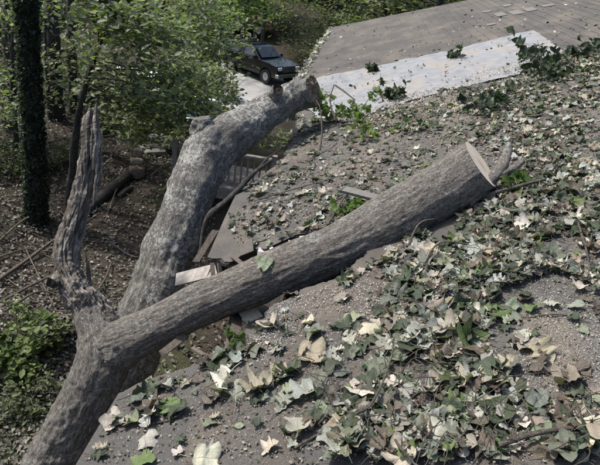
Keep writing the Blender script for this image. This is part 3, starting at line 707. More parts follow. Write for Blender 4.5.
for kind in ('broad', 'oak', 'tulip', 'oval'):
    for st, cu in (('flat', (0.15, 0.10, 0.08, 0.8)), ('cupped', (0.55, 0.35, 0.1, 1.1)), ('curled', (1.3, 0.9, -0.4, 1.2)), ('arched', (-0.7, -0.7, -0.15, 1.1)), ('folded', (0.1, 0.2, 0.75, 0.9)), ('twisted', (0.2, 0.3, 0.05, 1.3))):
        for rep in range(2 if kind != 'oval' else 1):
            V, T = leaf_geo(kind, lr, cu, 1.1 if st == 'twisted' else lr.uniform(-.5, .5))
            LEAVES.append((kind, st, V, T, None))
leaf_me = {}
def leaf_mesh(i):
    if i not in leaf_me:
        k, s, V, T, _ = LEAVES[i]; leaf_me[i] = MB().add(V, T, None, V).mesh('fallen_leaf', MAT['leaf_one'], smooth=True)
    return leaf_me[i]
COLS = {  # name: (colour, weight)
 'silvery': ((0.27, 0.28, 0.245), 20), 'pale green': ((0.17, 0.195, 0.13), 11), 'dark green': ((0.038, 0.052, 0.027), 34), 'bright green': ((0.085, 0.125, 0.038), 5),
 'tan': ((0.25, 0.218, 0.165), 10), 'cream': ((0.40, 0.37, 0.305), 3), 'brown': ((0.088, 0.070, 0.052), 19), 'grey-green': ((0.105, 0.115, 0.088), 27)}
CN = list(COLS); CW = np.array([COLS[c][1] for c in CN], float); CW /= CW.sum()
# (zone words, polygon in photo pixels, leaves, drift height, tilt)
ZONES = [
 ('in the drift at the bottom right', [(335, 465), (340, 405), (375, 355), (430, 330), (480, 345), (520, 400), (600, 400), (600, 465)], 760, 0.065, 0.42),
 ('in the thick drift below the long limb', [(395, 345), (385, 290), (440, 255), (490, 240), (505, 290), (480, 345), (430, 350)], 600, 0.06, 0.42),
 ('in the pile beside the sawn end', [(440, 255), (480, 195), (520, 165), (600, 150), (600, 215), (540, 245), (490, 250)], 740, 0.04, 0.40),
 ('at the right edge of the roof', [(490, 240), (540, 235), (600, 215), (600, 300), (560, 275), (510, 290)], 420, 0.05, 0.42),
 ('around the bare patch at right', [(490, 300), (560, 275), (600, 290), (600, 400), (520, 400), (480, 345)], 36, 0.012, 0.3),
 ('on bare shingles at bottom left', [(90, 465), (120, 405), (200, 365), (300, 340), (345, 400), (335, 465)], 20, 0.004, 0.22),
 ('on sawdusty shingles by the hole', [(235, 350), (275, 310), (350, 280), (390, 290), (380, 350), (345, 395), (290, 360)], 44, 0.012, 0.3),
 ('in the cluster at middle left', [(215, 385), (300, 370), (345, 350), (340, 420), (290, 410), (230, 405)], 36, 0.025, 0.4),
 ('in the clump by the trunk', [(105, 425), (130, 398), (165, 392), (175, 410), (135, 432)], 16, 0.03, 0.4),
 ('along the torn edge below the limb', [(135, 395), (200, 365), (250, 345), (250, 365), (200, 390)], 16, 0.012, 0.3),
]
BACK = [
 ([(228, 215), (278, 150), (330, 125), (420, 135), (440, 160), (400, 195), (335, 228), (255, 245)], 640, 0.018, 0.4),
 ([(420, 135), (450, 105), (520, 80), (600, 60), (600, 155), (520, 165), (480, 150)], 980, 0.018, 0.4),
 ([(275, 145), (290, 115), (350, 120), (420, 100), (440, 112), (420, 135), (330, 128)], 600, 0.03, 0.4),
 ([(420, 112), (440, 92), (530, 78), (560, 60), (600, 50), (600, 85), (520, 105), (450, 125)], 1000, 0.03, 0.5),
 ([(500, 85), (530, 62), (575, 50), (600, 35), (600, 70), (545, 92)], 700, 0.05, 0.5),
 ([(345, 275), (420, 232), (440, 240), (390, 288), (360, 300)], 110, 0.04, 0.5),
 ([(375, 105), (385, 92), (402, 96), (398, 106)], 60, 0.06, 0.6), ([(470, 120), (520, 95), (560, 95), (560, 110), (500, 125)], 200, 0.04, 0.45),
]
def sample(poly, n):
    P = np.array(poly, float); lo, hi = P.min(0), P.max(0); out = []
    while len(out) < n:
        q = rng.uniform(lo, hi, (n*3, 2)); out += q[inpoly(q[:, 0], q[:, 1], poly)].tolist()
    return out[:n]
def rotm(nrm, spin):
    n = nrm/np.linalg.norm(nrm); a = np.cross([0.13, 0.97, 0.2], n); a /= np.linalg.norm(a); b = np.cross(n, a)
    c, s = math.cos(spin), math.sin(spin); return np.stack([a*c+b*s, -a*s+b*c, n], 1)
BARE = [[(530, 330), (575, 320), (590, 370), (550, 385)], [(520, 285), (560, 270), (575, 300), (530, 310)], [(300, 295), (345, 288), (370, 310), (330, 330)]]
all_leaves = []
def put(px, py, hmax, tilt, zone, dens_noise=True):
    x, y = roof_px(px, py)
    if gone(np.array(x), np.array(y)) or x < EAVE: return
    cl = float(noise(np.array([[x*4.2, y*4.2, 3.1]]), 61))
    if dens_noise and cl < rng.uniform(-0.9, 0.15): return
    for b in BARE:
        if inpoly(np.array(px), np.array(py), b) and rng.random() < 0.8: return
    p, a, bb, n = roof_frame(x, y)
    hh = hmax*max(0.1, 0.55+0.6*cl)*rng.random()**0.8
    q = np.array([x*2.6, y*2.6, hh*9])
    nn = n+tilt*np.array([rng.normal()*0.7, rng.normal()*0.7, 0])+0.25*tilt*np.array([-1.0, -0.5, 0])*rng.random()
    size = rng.choice([0.055, 0.075, 0.100, 0.130], p=[.34, .36, .23, .07])*rng.uniform(0.85, 1.15)
    size *= 0.85 if y < 1.75 else 1.02 if y < 2.3 else (0.82 if y < 3.6 else 0.66)
    li = int(rng.integers(len(LEAVES))); cn_ = str(rng.choice(CN, p=CW))
    if LEAVES[li][1] in ('curled', 'folded') and rng.random() < 0.5: cn_ = str(rng.choice(['tan', 'brown', 'cream']))
    c0 = np.array(COLS[cn_][0])*rng.uniform(0.75, 1.2)*np.array([rng.uniform(.93, 1.07), 1, rng.uniform(.9, 1.1)])
    low = -float((LEAVES[li][2][:, 2]).min())*size*0.8
    pos = p+n*(0.013+hh+max(0.0, low)*0.7)
    all_leaves.append(dict(pos=pos, M=rotm(nn, rng.uniform(0, 6.28)), s=size, i=li, c=c0, cn=cn_, zone=zone, d=project(pos)[2], px=px, py=py))
ZBOX = {z: (np.array(p).min(0), np.array(p).max(0)) for z, p, *_ in ZONES}
for zone, poly, n, hm, tl in ZONES:
    for (px, py) in sample(poly, n): put(px, py, hm, tl, zone, hm > 0.025)
nz = len(all_leaves)
for poly, n, hm, tl in BACK:
    for (px, py) in sample(poly, n): put(px, py, hm, tl, None)
for _ in range(260):                                         # thin scatter over everything, far roof too
    px, py = rng.uniform(90, 600), rng.uniform(0, 465); x, y = roof_px(px, py)
    if EAVE < x < RIDGE and 1.3 < y < Y1-0.1: put(px, py, 0.01, 0.35, None, False)
key = lambda q: -q['s']/q['d']
big = sorted([q for q in all_leaves if q['zone'] and -5 < q['px'] < 605 and q['py'] < 470], key=key)[:300]
bigid = set(id(q) for q in big)
KW = {'broad': 'pointed-lobed', 'oak': 'deep-lobed', 'tulip': 'notched', 'oval': 'oval'}
for q in big:
    o = bpy.data.objects.new('fallen_leaf', leaf_mesh(q['i'])); C.objects.link(o)
    Mx = q['M']*q['s']; p = q['pos']
    o.matrix_world = Matrix(((Mx[0, 0], Mx[0, 1], Mx[0, 2], p[0]), (Mx[1, 0], Mx[1, 1], Mx[1, 2], p[1]), (Mx[2, 0], Mx[2, 1], Mx[2, 2], p[2]), (0, 0, 0, 1)))
    o.color = (*q['c'], 1)
    k, st = LEAVES[q['i']][:2]
    sz = 'large' if q['s'] > 0.115 else ('small' if q['s'] < 0.08 else '')
    lo_, hi_ = ZBOX[q['zone']]; fx, fy = (q['px']-lo_[0])/(hi_[0]-lo_[0]), (q['py']-lo_[1])/(hi_[1]-lo_[1])
    sub = ', '+('upper', 'middle', 'lower')[min(2, int(fy*3))]+' '+('left', 'centre', 'right')[min(2, int(fx*3))]
    tag(o, ' '.join(f"{sz} {st} {q['cn']} {KW[k]} leaf {q['zone']}{sub}".split()), 'leaf', 'fallen leaves on the roof')
m = MB()
for q in all_leaves:
    if id(q) in bigid: continue
    k, st, V, T, _ = LEAVES[q['i']]
    if q['d'] > 5.5: T = T[:len(T)-12]
    m.add((V*q['s']) @ q['M'].T+q['pos'], T, q['c'], V)
tag(m.obj('leaf_litter', MAT['leaf_many'], smooth=True), 'torn green and tan leaves heaped over the shingle roof', 'leaves', None, 'stuff')

# crumbs: leaf fragments, sawdust, wood chips
m = MB()
def chips(n, poly, smin, smax, cols, lift=0.012, cl_s=3.0, thr=-2.0):
    P = np.array(sample(poly, n)); D_ = RT*((P[:, :1]-W/2)/F)+UP*(-(P[:, 1:]-H/2)/F)+_fw
    D_ = D_*(-HR/(D_[:, 2]-SLOPE*D_[:, 0]))[:, None]; x, y = D_[:, 0], D_[:, 1]
    ok = (x > EAVE) & (x < RIDGE) & (y < Y1) & ~gone(x, y)
    if thr > -1: ok &= noise(np.stack([x*cl_s, y*cl_s, 9+0*x], -1), 91) > thr+rng.uniform(-.3, .3, n)
    x, y = x[ok], y[ok]; k = len(x); p = np.stack([x, y, roof_z(x, y)], -1)+EN*(lift+0.002)
    N = EN+0.5*rng.normal(size=(k, 3)); N /= np.linalg.norm(N, axis=1)[:, None]
    A = np.cross(N, rng.normal(size=(k, 3))); A /= np.linalg.norm(A, axis=1)[:, None]; B_ = np.cross(N, A)
    v = np.array([[-.5, -.25, 0], [.5, -.2, 0.05], [.45, .25, 0], [-.3, .35, .04], [0.05, 0, .10]]); sz = rng.uniform(smin, smax, k)[:, None]
    V = np.stack([p+sz*(A*q[0]+B_*q[1]+N*q[2]) for q in v], 1).reshape(-1, 3)
    c = np.array(cols)[rng.integers(len(cols), size=k)]*rng.uniform(.75, 1.2, k)[:, None]; b = np.arange(k)[:, None]*5
    m.add(V, np.vstack([b+np.array(t) for t in ([0, 1, 4], [1, 2, 4], [2, 3, 4], [3, 0, 4])]), np.repeat(c, 5, 0))
SAW = [(0.40, 0.36, 0.29), (0.50, 0.46, 0.39), (0.30, 0.265, 0.21), (0.46, 0.44, 0.41), (0.24, 0.22, 0.19)]
chips(6000, [(85, 465), (120, 400), (270, 320), (345, 280), (600, 240), (600, 465)], 0.002, 0.0055, SAW)
chips(6500, [(235, 350), (275, 300), (350, 280), (420, 290), (400, 330), (340, 360), (270, 370)], 0.0025, 0.007, SAW, thr=-0.1)
chips(3500, [(520, 270), (600, 260), (600, 400), (520, 390)], 0.002, 0.0055, SAW)
chips(2600, [(230, 230), (280, 140), (600, 50), (600, 230), (490, 210), (470, 140), (330, 225)], 0.005, 0.010, SAW+[(0.3, 0.3, 0.27)])
tag(m.obj('sawdust', MAT['bits']), 'cream sawdust and wood chips sprinkled over the shingles', 'sawdust', None, 'stuff')
m = MB()
chips(150, [(300, 84), (450, 55), (533, 34), (560, 60), (440, 94), (345, 122)], 0.02, 0.06, [(0.05, 0.05, 0.04), (0.2, 0.17, 0.13), (0.06, 0.075, 0.04)], 0.036)
chips(2600, [(345, 122), (440, 85), (533, 60), (560, 62), (440, 98), (350, 128)], 0.008, 0.018, SAW, 0.034, 2.0, -0.1)
FR = [(0.15, 0.12, 0.09), (0.075, 0.06, 0.045), (0.20, 0.185, 0.155), (0.06, 0.075, 0.04), (0.25, 0.22, 0.175)]
chips(2600, [(85, 465), (120, 400), (270, 320), (345, 280), (600, 200), (600, 465)], 0.006, 0.018, FR)
chips(1600, [(230, 230), (280, 140), (420, 130), (470, 140), (330, 225)], 0.008, 0.028, FR)
chips(3000, [(420, 135), (300, 110), (440, 90), (600, 40), (600, 200), (490, 180)], 0.012, 0.035, FR)
chips(260, [(330, 30), (470, 2), (600, 2), (600, 40), (300, 80)], 0.02, 0.07, FR+[(0.4, 0.38, 0.34)])
tag(m.obj('leaf_fragments', MAT['bits']), 'crumbled brown and grey leaf fragments scattered on the roof', 'leaf fragments', None, 'stuff')
# thin leaf stalks and vine bits tangled through the drifts
m = MB()
for zi, n in ((0, 70), (1, 46), (2, 40), (3, 26), (6, 8), (7, 10)):
    for (px, py) in sample(ZONES[zi][1], n):
        x, y = roof_px(px, py)
        if gone(np.array(x), np.array(y)): continue
        p, a, b, nn = roof_frame(x, y); h = ZONES[zi][3]*0.8+0.02; l = rng.uniform(.05, .20); t0 = rng.uniform(0, 6.28); d = a*math.cos(t0)+b*math.sin(t0); e = a*-math.sin(t0)+b*math.cos(t0); k = rng.normal()*.35
        tube(m, [np.append(p+nn*h, .0022), np.append(p+d*l*.5+e*l*k*.5+nn*(h+.02*rng.random()), .0020), np.append(p+d*l+e*l*k*1.4*rng.normal()+nn*max(.015, h-.02), .0012)], 5, 9)
tag(m.obj('leaf_stalks', MAT['twig'], smooth=True, attr='grain'), 'thin pale stalks tangled through the leaf drifts', 'stalks', None, 'stuff')
# litter in the gutter
m = MB()
for _ in range(420):
    y = rng.uniform(7.7, 15.75); s = rng.uniform(0.05, 0.12); p = np.array([EAVE-0.07+rng.normal()*0.03, y, eavez-0.02+rng.uniform(-.03, .05)])
    li = int(rng.integers(len(LEAVES))); V, T = LEAVES[li][2], LEAVES[li][3][:-12]
    m.add((V*s) @ rotm(np.array([0, 0, 1])+0.6*rng.normal(size=3), rng.uniform(0, 6.28)).T+p, T, np.array([(0.45, 0.42, 0.36), (0.3, 0.3, 0.27), (0.12, 0.1, 0.07), (0.55, 0.52, 0.47)][int(rng.integers(4))]), V)
tag(m.obj('gutter_litter', MAT['leaf_many'], smooth=True), 'dry pale leaves clogging the far gutter', 'leaves', None, 'stuff')

# ------------------------------------------------------------------ twigs and sticks lying on the roof
def stick(name, pts, label, cat, group, mat=MAT['twig'], wob=0.0, nseg=7, side=None, nlen=24):
    P = []
    for (p, r) in pts: P.append(np.append(p, r))
    m = MB(); tube(m, P, nseg, nlen, lambda th, s, pos, r, g: 0.18*r*noise(pos*55, 3))
    if side:
        for sp in side: tube(m, [np.append(p, r) for p, r in sp], 6, 12)
    loc = P[0][:3].copy(); return tag(m.obj(name, mat, smooth=True, attr='grain', loc=loc), label, cat, group)
def on_roof(px, py, lift=0.02):
    x, y = roof_px(px, py); p, a, b, n = roof_frame(x, y); return p+n*lift
TW = [
 ([(318, 428), (340, 408), (352, 392), (350, 370)], .006, .03, 'thin curved pale twig on the bare shingles at lower left'),
 ([(296, 452), (330, 430), (372, 408)], .005, .02, 'long straight straw-coloured stem at the bottom centre'),
 ([(280, 420), (290, 445), (300, 462)], .003, .015, 'short thin stem beside the small pale leaf at the bottom'),
 ([(345, 330), (385, 322), (420, 312), (450, 300)], .005, .06, 'thin dark twig across the sawdust below the limb'),
 ([(408, 255), (420, 240), (432, 232), (445, 225)], .007, .09, 'forked grey twig under the long limb'),
 ([(420, 280), (440, 262), (470, 258)], .006, .11, 'slim tan twig on top of the drift below the limb'),
 ([(578, 232), (586, 255), (590, 285), (580, 300)], .006, .10, 'curved pale vine stem near the right edge'),
 ([(395, 440), (402, 465), (420, 480)], .005, .10, 'thin stem sticking from the bottom drift'),
 ([(500, 452), (540, 448), (600, 440)], .010, .06, 'dark stick along the bottom right corner'),
 ([(485, 362), (500, 368), (530, 372)], .004, .03, 'fine dark stem on the leaves at right'),
 ([(590, 372), (575, 378), (565, 388)], .010, .05, 'stubby dark stick by the right edge'),
 ([(440, 320), (455, 345), (448, 372)], .004, .10, 'looped wiry stem in the drift'),
 ([(330, 225), (345, 205), (352, 190)], .008, .05, 'short upright twig on the far side of the limb'),
 ([(520, 320), (560, 318), (590, 325)], .004, .02, 'hairline straight stem on the bare shingle patch'),
 ([(470, 130), (505, 122), (548, 118)], .012, .05, 'weathered grey stick lying across the roof behind the limb'),
 ([(255, 200), (300, 190), (335, 180)], .006, .04, 'slim twig on the torn flap of roof'),
 ([(215, 395), (240, 388), (262, 392)], .004, .02, 'small brown twig near the torn edge'),
 ([(130, 418), (160, 424), (180, 420)], .004, .02, 'fine twig by the eave clump'),
 ([(560, 190), (580, 200), (600, 205)], .006, .08, 'short tan twig at right in the leaf pile'),
 ([(360, 440), (375, 420), (392, 385), (398, 360)], .006, .12, 'pale leaf stalk standing in the bottom drift')]
for pts, r, lift, lab in TW:
    P = [(on_roof(px, py, lift*(0.6+0.4*math.sin(k*2.1+px))+r), r*(1-0.18*k)) for k, (px, py) in enumerate(pts)]
    stick('twig', P, lab, 'twig', 'twigs on the roof')
stick('branch', [(on_roof(468, 212, .05), .032), (on_roof(485, 202, .10), .036), (on_roof(500, 190, .13), .038), (on_roof(507, 180, .16), .034), (on_roof(510, 172, .20), .025)],
      'thick short grey branch with knobbed end beside the sawn limb end', 'branch', 'branches on the roof', MAT['bark_log'], nseg=14,
      side=[[(on_roof(497, 194, .12), .028), (on_roof(515, 184, .11), .024), (on_roof(523, 178, .12), .022)]])
stick('branch', [(on_roof(440, 222, .03), .010), (on_roof(470, 210, .06), .013), (on_roof(520, 196, .07), .012), (on_roof(545, 188, .06), .009)],
      'long thin stick running right from the sawn end', 'branch', 'branches on the roof', MAT['twig'])
# dark bent branch hanging in front of the deck and down behind the limb
stick('hanging_branch', [(at_depth(272, 160, 5.0), 0.0101), (at_depth(255, 172, 4.9), 0.0187), (at_depth(238, 190, 4.8), 0.0230), (at_depth(222, 205, 4.75), 0.0259), (at_depth(210, 215, 4.7), 0.0259), (at_depth(203, 232, 4.7), 0.0187), (at_depth(200, 262, 4.68), 0.0086), (at_depth(204, 277, 4.66), 0.0058)],
      'dark bent branch hanging between the arching trunk and torn eave', 'branch', None, MAT['bark_far'], nseg=12, nlen=50,
      side=[[(at_depth(255, 172, 4.9), .012), (at_depth(268, 158, 5.0), .009), (at_depth(280, 150, 5.1), .005)]])
for k, (a, lab) in enumerate((([(320, 150, 5.3), (322, 130, 5.35), (320, 108, 5.4), (316, 100, 5.45)], 'bare vertical stem hanging from the blunt trunk end'),
             ([(335, 120, 6.0), (330, 100, 6.1), (334, 85, 6.2)], 'thin upright stem beside the bright sprig'),
             ([(335, 85, 6.2), (345, 92, 6.1), (355, 100, 6.0)], 'thin slanting stem right of the blunt trunk end'))):
    stick('twig', [(at_depth(*q), .010-.002*i) for i, q in enumerate(a)], lab, 'twig', 'twigs on the roof', MAT['twig'])

# green sprigs still leafy on the roof
def sprig(px, py, n, size, rad, col, label, lift=0.06):
    x, y = roof_px(px, py); p, a, b, nn = roof_frame(x, y); root = empty('leafy_sprig', tuple(p), label, 'sprig', 'leafy sprigs on the roof')
    m = MB(); st = MB()
    for k in range(max(3, n//7)):
        d = np.array([rng.normal(), rng.normal(), 0.35+0.4*rng.random()]); d /= np.linalg.norm(d)
        e = p+d*rad*rng.uniform(.6, 1.1)+nn*0.03
        tube(st, [np.append(p+nn*0.01, .005), np.append((p+e)/2+nn*0.03, .004), np.append(e, .002)], 5, 8)
        for j in range(7):
            q = p+(e-p)*rng.uniform(.3, 1.05)+rng.normal(size=3)*rad*0.18; q[2] = max(q[2], roof_z(q[0], q[1])+0.03)
            li = int(rng.integers(len(LEAVES))); V, T = LEAVES[li][2], LEAVES[li][3]
            m.add((V*size*rng.uniform(.7, 1.2)) @ rotm(np.array([-.2, -.5, .8])+0.6*rng.normal(size=3), rng.uniform(0, 6.28)).T+q, T, np.array(col)*rng.uniform(.7, 1.25))
    m.obj('foliage', MAT['foliage'], root, smooth=True); st.obj('stem', MAT['twig'], root, smooth=True, attr='grain')
BR, DK = (0.10, 0.15, 0.04), (0.035, 0.052, 0.028)
sprig(330, 122, 40, 0.095, 0.34, (0.085, 0.125, 0.04), 'bright green leafy sprig right of the blunt trunk end')
sprig(358, 118, 36, 0.085, 0.32, BR, 'green sprig on the lower edge of the white sheet')
sprig(362, 138, 28, 0.09, 0.32, (0.125, 0.17, 0.05), 'brightest lime green sprig in the middle of the roof')
sprig(390, 101, 36, 0.10, 0.22, DK, 'dark leafy clump on the white sheet')
sprig(545, 74, 50, 0.12, 0.42, DK, 'largest dark leafy clump at the right end of the white sheet')
sprig(478, 112, 34, 0.11, 0.34, DK, 'dark leaf clump above the sawn limb end')
sprig(585, 60, 30, 0.12, 0.36, DK, 'dark leaf clump at the right edge of the photo near the top')
sprig(450, 60, 8, 0.10, 0.16, DK, 'tiny dark sprig on the far edge of the white sheet')
sprig(350, 212, 16, 0.07, 0.14, (0.10, 0.16, 0.04), 'small green shoot leaning on the long limb')
sprig(520, 190, 22, 0.08, 0.2, (0.09, 0.14, 0.035), 'green sprig among leaves right of the sawn end')
sprig(375, 72, 5, 0.09, 0.12, DK, 'single dark sprig in the middle of the white sheet')
sprig(232, 345, 8, 0.045, 0.06, (0.09, 0.13, 0.04), 'little green sprig at the torn hole edge')

# ------------------------------------------------------------------ broken boards at the hole
def board(name, p, q, w, h, mat, label, cat='board', group='broken boards at the torn eave', up=(0, 0, 1), jag=0.02):
    m = MB(); beam(m, p, q, w, h, up, jag=jag); o = m.obj(name, mat, loc=np.asarray(p, float)); return tag(o, label, cat, group)
D = at_depth
board('broken_board', D(180, 279, 4.35), D(212, 271, 4.3), 0.10, 0.02, MAT['pale_board'], 'pale cream board behind the limb at the torn eave', up=(0.1, -.5, .8), jag=.05)
board('broken_board', D(163, 353, 3.5), D(186, 335, 3.62), 0.045, 0.015, MAT['old_wood'], 'small tilted brown board scrap under the limb', up=(0, -.6, .8))
board('broken_board', D(244, 306, 3.7), D(256, 322, 3.6), 0.11, 0.03, MAT['fresh_wood'], 'tan splintered block in the hole under the limb', up=(0, -.7, .7))
board('broken_board', D(230, 360, 3.2), D(238, 300, 4.0), 0.06, 0.09, MAT['old_wood'], 'dark broken rafter standing in the hole', up=(0, 1, .3))
board('broken_board', D(222, 262, 4.2), D(224, 286, 4.1), 0.04, 0.06, MAT['old_wood'], 'dark stub of rafter behind the limb at left', up=(0, 1, .2))
board('broken_board', D(262, 250, 3.95), D(258, 282, 3.95), 0.05, 0.05, MAT['trim'], 'grey upright piece under the sagging roof flap', up=(0, 1, .2))
board('broken_board', D(292, 240, 3.6), D(289, 252, 3.55), 0.04, 0.03, MAT['fresh_wood'], 'short pale splinter standing behind the limb', up=(0, 1, .2))
board('broken_board', D(342, 189, 4.05), D(384, 200, 3.95), 0.08, 0.02, MAT['pale_shingle'], 'flat grey board lying on leaves behind the limb', up=tuple(EN))
board('broken_board', D(196, 262, 4.6), D(216, 230, 4.7), 0.05, 0.02, MAT['old_wood'], 'dark splintered plank hanging off the eave', up=(0, -.7, .7))
o = bpy.data.objects.new('fallen_leaf', leaf_mesh(1)); C.objects.link(o); o.color = (0.16, 0.19, 0.12, 1)
p = D(263, 262, 3.44); Mx = rotm(np.array([-.2, -.6, .8]), 1.2)*0.11
o.matrix_world = Matrix(((Mx[0, 0], Mx[0, 1], Mx[0, 2], p[0]), (Mx[1, 0], Mx[1, 1], Mx[1, 2], p[1]), (Mx[2, 0], Mx[2, 1], Mx[2, 2], p[2]), (0, 0, 0, 1)))
tag(o, 'single green leaf stuck on top of the long limb', 'leaf', 'fallen leaves on the roof')
for k_, (a_, b_, w_, mt_, lab_) in enumerate((((272, 312, 3.25), (262, 336, 3.1), .022, 'fresh_wood', 'thin splinter of fresh wood at the hole corner'), ((258, 330, 3.2), (246, 345, 3.05), .03, 'old_wood', 'dark lath hanging at the hole edge'),
    ((285, 296, 3.3), (268, 306, 3.45), .03, 'old_wood', 'dark splinter poking from under the limb'), ((205, 356, 3.0), (192, 348, 3.3), .025, 'old_wood', 'short dark lath under the limb near the fork'), ((232, 256, 3.95), (250, 270, 3.85), .03, 'old_wood', 'broken lath under the flap on the left'),
    ((272, 250, 3.8), (276, 264, 3.75), .025, 'trim', 'grey lath under the flap on the right'), ((212, 262, 4.2), (214, 284, 4.1), .03, 'old_wood', 'dark upright lath beside the cream board'), ((300, 238, 3.6), (318, 236, 3.5), .02, 'fresh_wood', 'pale splinter lying along the top of the limb'))):
    board('splintered_lath', D(*a_), D(*b_), w_, .012, MAT[mt_], lab_, up=(0.3, -.6, .7), jag=.03)
# loose shingle scraps
def scrap(px, py, w, l, rot, lift, label):
    x, y = roof_px(px, py); p, a, b, n = roof_frame(x, y); m = MB(); c, s = math.cos(rot), math.sin(rot); V = []
    for z in (0, .006):
        for (i, j) in ((-l/2, -w/2), (l/2, -w*.45), (l*.45, w/2), (-l*.5, w*.46)): V.append(p+a*(i*c-j*s)+b*(i*s+j*c)+n*(lift+z+abs(i)*.15))
    m.add(V, BOXF, (0.9, 0.88, 0.85)); tag(m.obj('loose_shingle', MAT['shingle'], loc=p), label, 'shingle', 'loose shingle scraps')
scrap(250, 236, .20, .10, .2, .03, 'shingle strip lifted on the sagging flap')

# ------------------------------------------------------------------ wooden deck beyond the eave
yd = 10.8
p_tl, p_tr = at_y(205, 147, yd), at_y(268, 160, yd); zt = float(p_tl[2]+p_tr[2])/2
zb = float(at_y(236, 186, yd)[2]); x0, x1 = float(p_tl[0])-0.6, float(p_tr[0])+0.1
deck = empty('wooden_deck', (x0, yd, 0), 'dark wooden deck with railing beyond the broken eave', 'deck')
mm = MB(); bx(mm, (x0, yd-0.05, zt-0.05), (x1, yd+0.08, zt)); part(mm, 'top_rail', MAT['deck_wood'], deck)
mm = MB(); bx(mm, (x0, yd-0.02, zb), (x1, yd+0.03, zb+0.08)); part(mm, 'bottom_rail', MAT['deck_wood'], deck)
x = x0+0.1
while x < x1-0.05:
    mm = MB(); bx(mm, (x, yd-0.017, zb+0.08), (x+0.035, yd+0.018, zt-0.05)); part(mm, 'baluster', MAT['deck_wood'], deck); x += 0.125
for xp in (x0-0.05, x1-0.02):
    mm = MB(); bx(mm, (xp, yd-0.06, 0.2), (xp+0.1, yd+0.06, zt+0.08)); part(mm, 'post', MAT['deck_wood'], deck)
mm = MB(); bx(mm, (x0, yd-0.04, zb-0.32), (x1+0.5, yd+0.0, zb-0.1)); part(mm, 'rim_board', MAT['deck_wood'], deck)
for k in range(9):
    ya = yd+0.02+k*0.15; mm = MB(); bx(mm, (x0, ya, zb-0.13), (wallx-0.03, ya+0.14, zb-0.095)); part(mm, 'floor_board', MAT['deck_wood'], deck)
for k, xx in enumerate((x0, x1)):
    mm = MB(); bx(mm, (xx, yd+1.3, 0.1), (xx+0.1, yd+1.4, zb-0.13)); part(mm, 'post', MAT['deck_wood'], deck)
mm = MB(); bx(mm, (x1+0.1, yd-0.03, zb-0.05), (wallx-0.02, yd+0.02, zb+0.35)); part(mm, 'side_panel', MAT['deck_wood'], deck)

# ------------------------------------------------------------------ trees
GREENS = [(0.135, 0.166, 0.080), (0.095, 0.122, 0.062), (0.165, 0.202, 0.088), (0.13, 0.152, 0.092), (0.215, 0.25, 0.10)]
def leafquads(m, P, size, up=0.8, cols=GREENS, mul=1.0):
    """small folded leaves, four triangles each"""
    n = len(P)
    N = rng.normal(size=(n, 3))*(1-up*0.55); N[:, 2] = np.abs(N[:, 2])+up; N /= np.linalg.norm(N, axis=1)[:, None]
    A = np.cross(N, rng.normal(size=(n, 3))); A /= np.linalg.norm(A, axis=1)[:, None]; Bv = np.cross(N, A)
    s = (size*rng.uniform(.6, 1.25, n))[:, None]
    fold = N*s*0.10; droop = N*s*rng.uniform(-.15, .05, n)[:, None]
    tip, ba = P+Bv*s*0.55+droop, P-Bv*s*0.5
    V = np.stack([ba, P+A*s*0.27-Bv*s*0.22+fold, P+A*s*0.29+Bv*s*0.12+fold, tip, P-A*s*0.29+Bv*s*0.12+fold, P-A*s*0.27-Bv*s*0.22+fold], 1).reshape(-1, 3); k = np.arange(n)[:, None]*6
    ci = np.array(cols)[rng.integers(len(cols), size=n)]*(mul*rng.uniform(.65, 1.3, n))[:, None]
    m.add(V, np.vstack([k+np.array(t) for t in ([0, 1, 2], [0, 2, 3], [0, 3, 4], [0, 4, 5])]), np.repeat(ci, 6, 0))
def clusters(cs, n_each, rad, flat=0.35):
    out = []
    for c in cs:
        q = rng.normal(size=(n_each, 3))*np.array([1, 1, flat])*rad*rng.uniform(.7, 1.2)*0.55
        q[:, 2] -= 0.12*np.linalg.norm(q[:, :2], axis=1); out.append(c+q)
    return np.vstack(out)
def tree(name, label, cat, trunk, crown_c, n_each, rad, lsize, limbs=True, group=None, mat='bark_far', cols=GREENS, flat=0.35, mul=1.0, nseg=14, amp=0.01, extra=None):
    base = trunk[0][:3]; root = empty(name, tuple(base), label, cat, group)
    m = MB(); tube(m, trunk, nseg, 60, bark_disp(amp, 0.7, 0.02, 2))
    K = np.array([t[:3] for t in trunk]); Rr = [t[3] for t in trunk]
    kk, ss = catmull(np.array(trunk), 40)
    if limbs and crown_c is not None:
        for c in crown_c[:46]:
            d = np.linalg.norm(kk[:, :3]-c-np.array([0, 0, -.4]), axis=1)+np.maximum(0, kk[:, 2]-c[2])*1.5
            i = int(np.argmin(d)); s = kk[i, :3]; r = min(kk[i, 3]*0.5, 0.012+0.012*np.linalg.norm(c-s))
            mid = (s+c)/2+rng.normal(size=3)*0.08*np.linalg.norm(c-s)+np.array([0, 0, 0.06*np.linalg.norm(c-s)])
            tube(m, [np.append(s, r), np.append(mid, r*.65), np.append(c, r*.2)], 6, 12)
    m.obj('trunk', MAT[mat], root, smooth=True, attr='grain')
    if crown_c is not None:
        m = MB(); leafquads(m, clusters(crown_c, n_each, rad, flat), lsize, 0.8, cols, mul); m.obj('crown', MAT['foliage'], root, smooth=True)
    return root
def gnode(px, py, r, dz=0.0):
    p = ground_px(px, py); p = p.copy(); p[2] = float(ground_z(p[0], p[1]))+dz; return np.append(p, r)
def up_from(base, tops):
    """tops: (px, py, radius) at the base's own distance along y, leaning by dy"""
    out = [base.copy()]; out[0][2] -= 0.2
    for (px, py, r, dy) in tops: out.append(np.append(at_y(px, py, base[1]+dy), r))
    return out
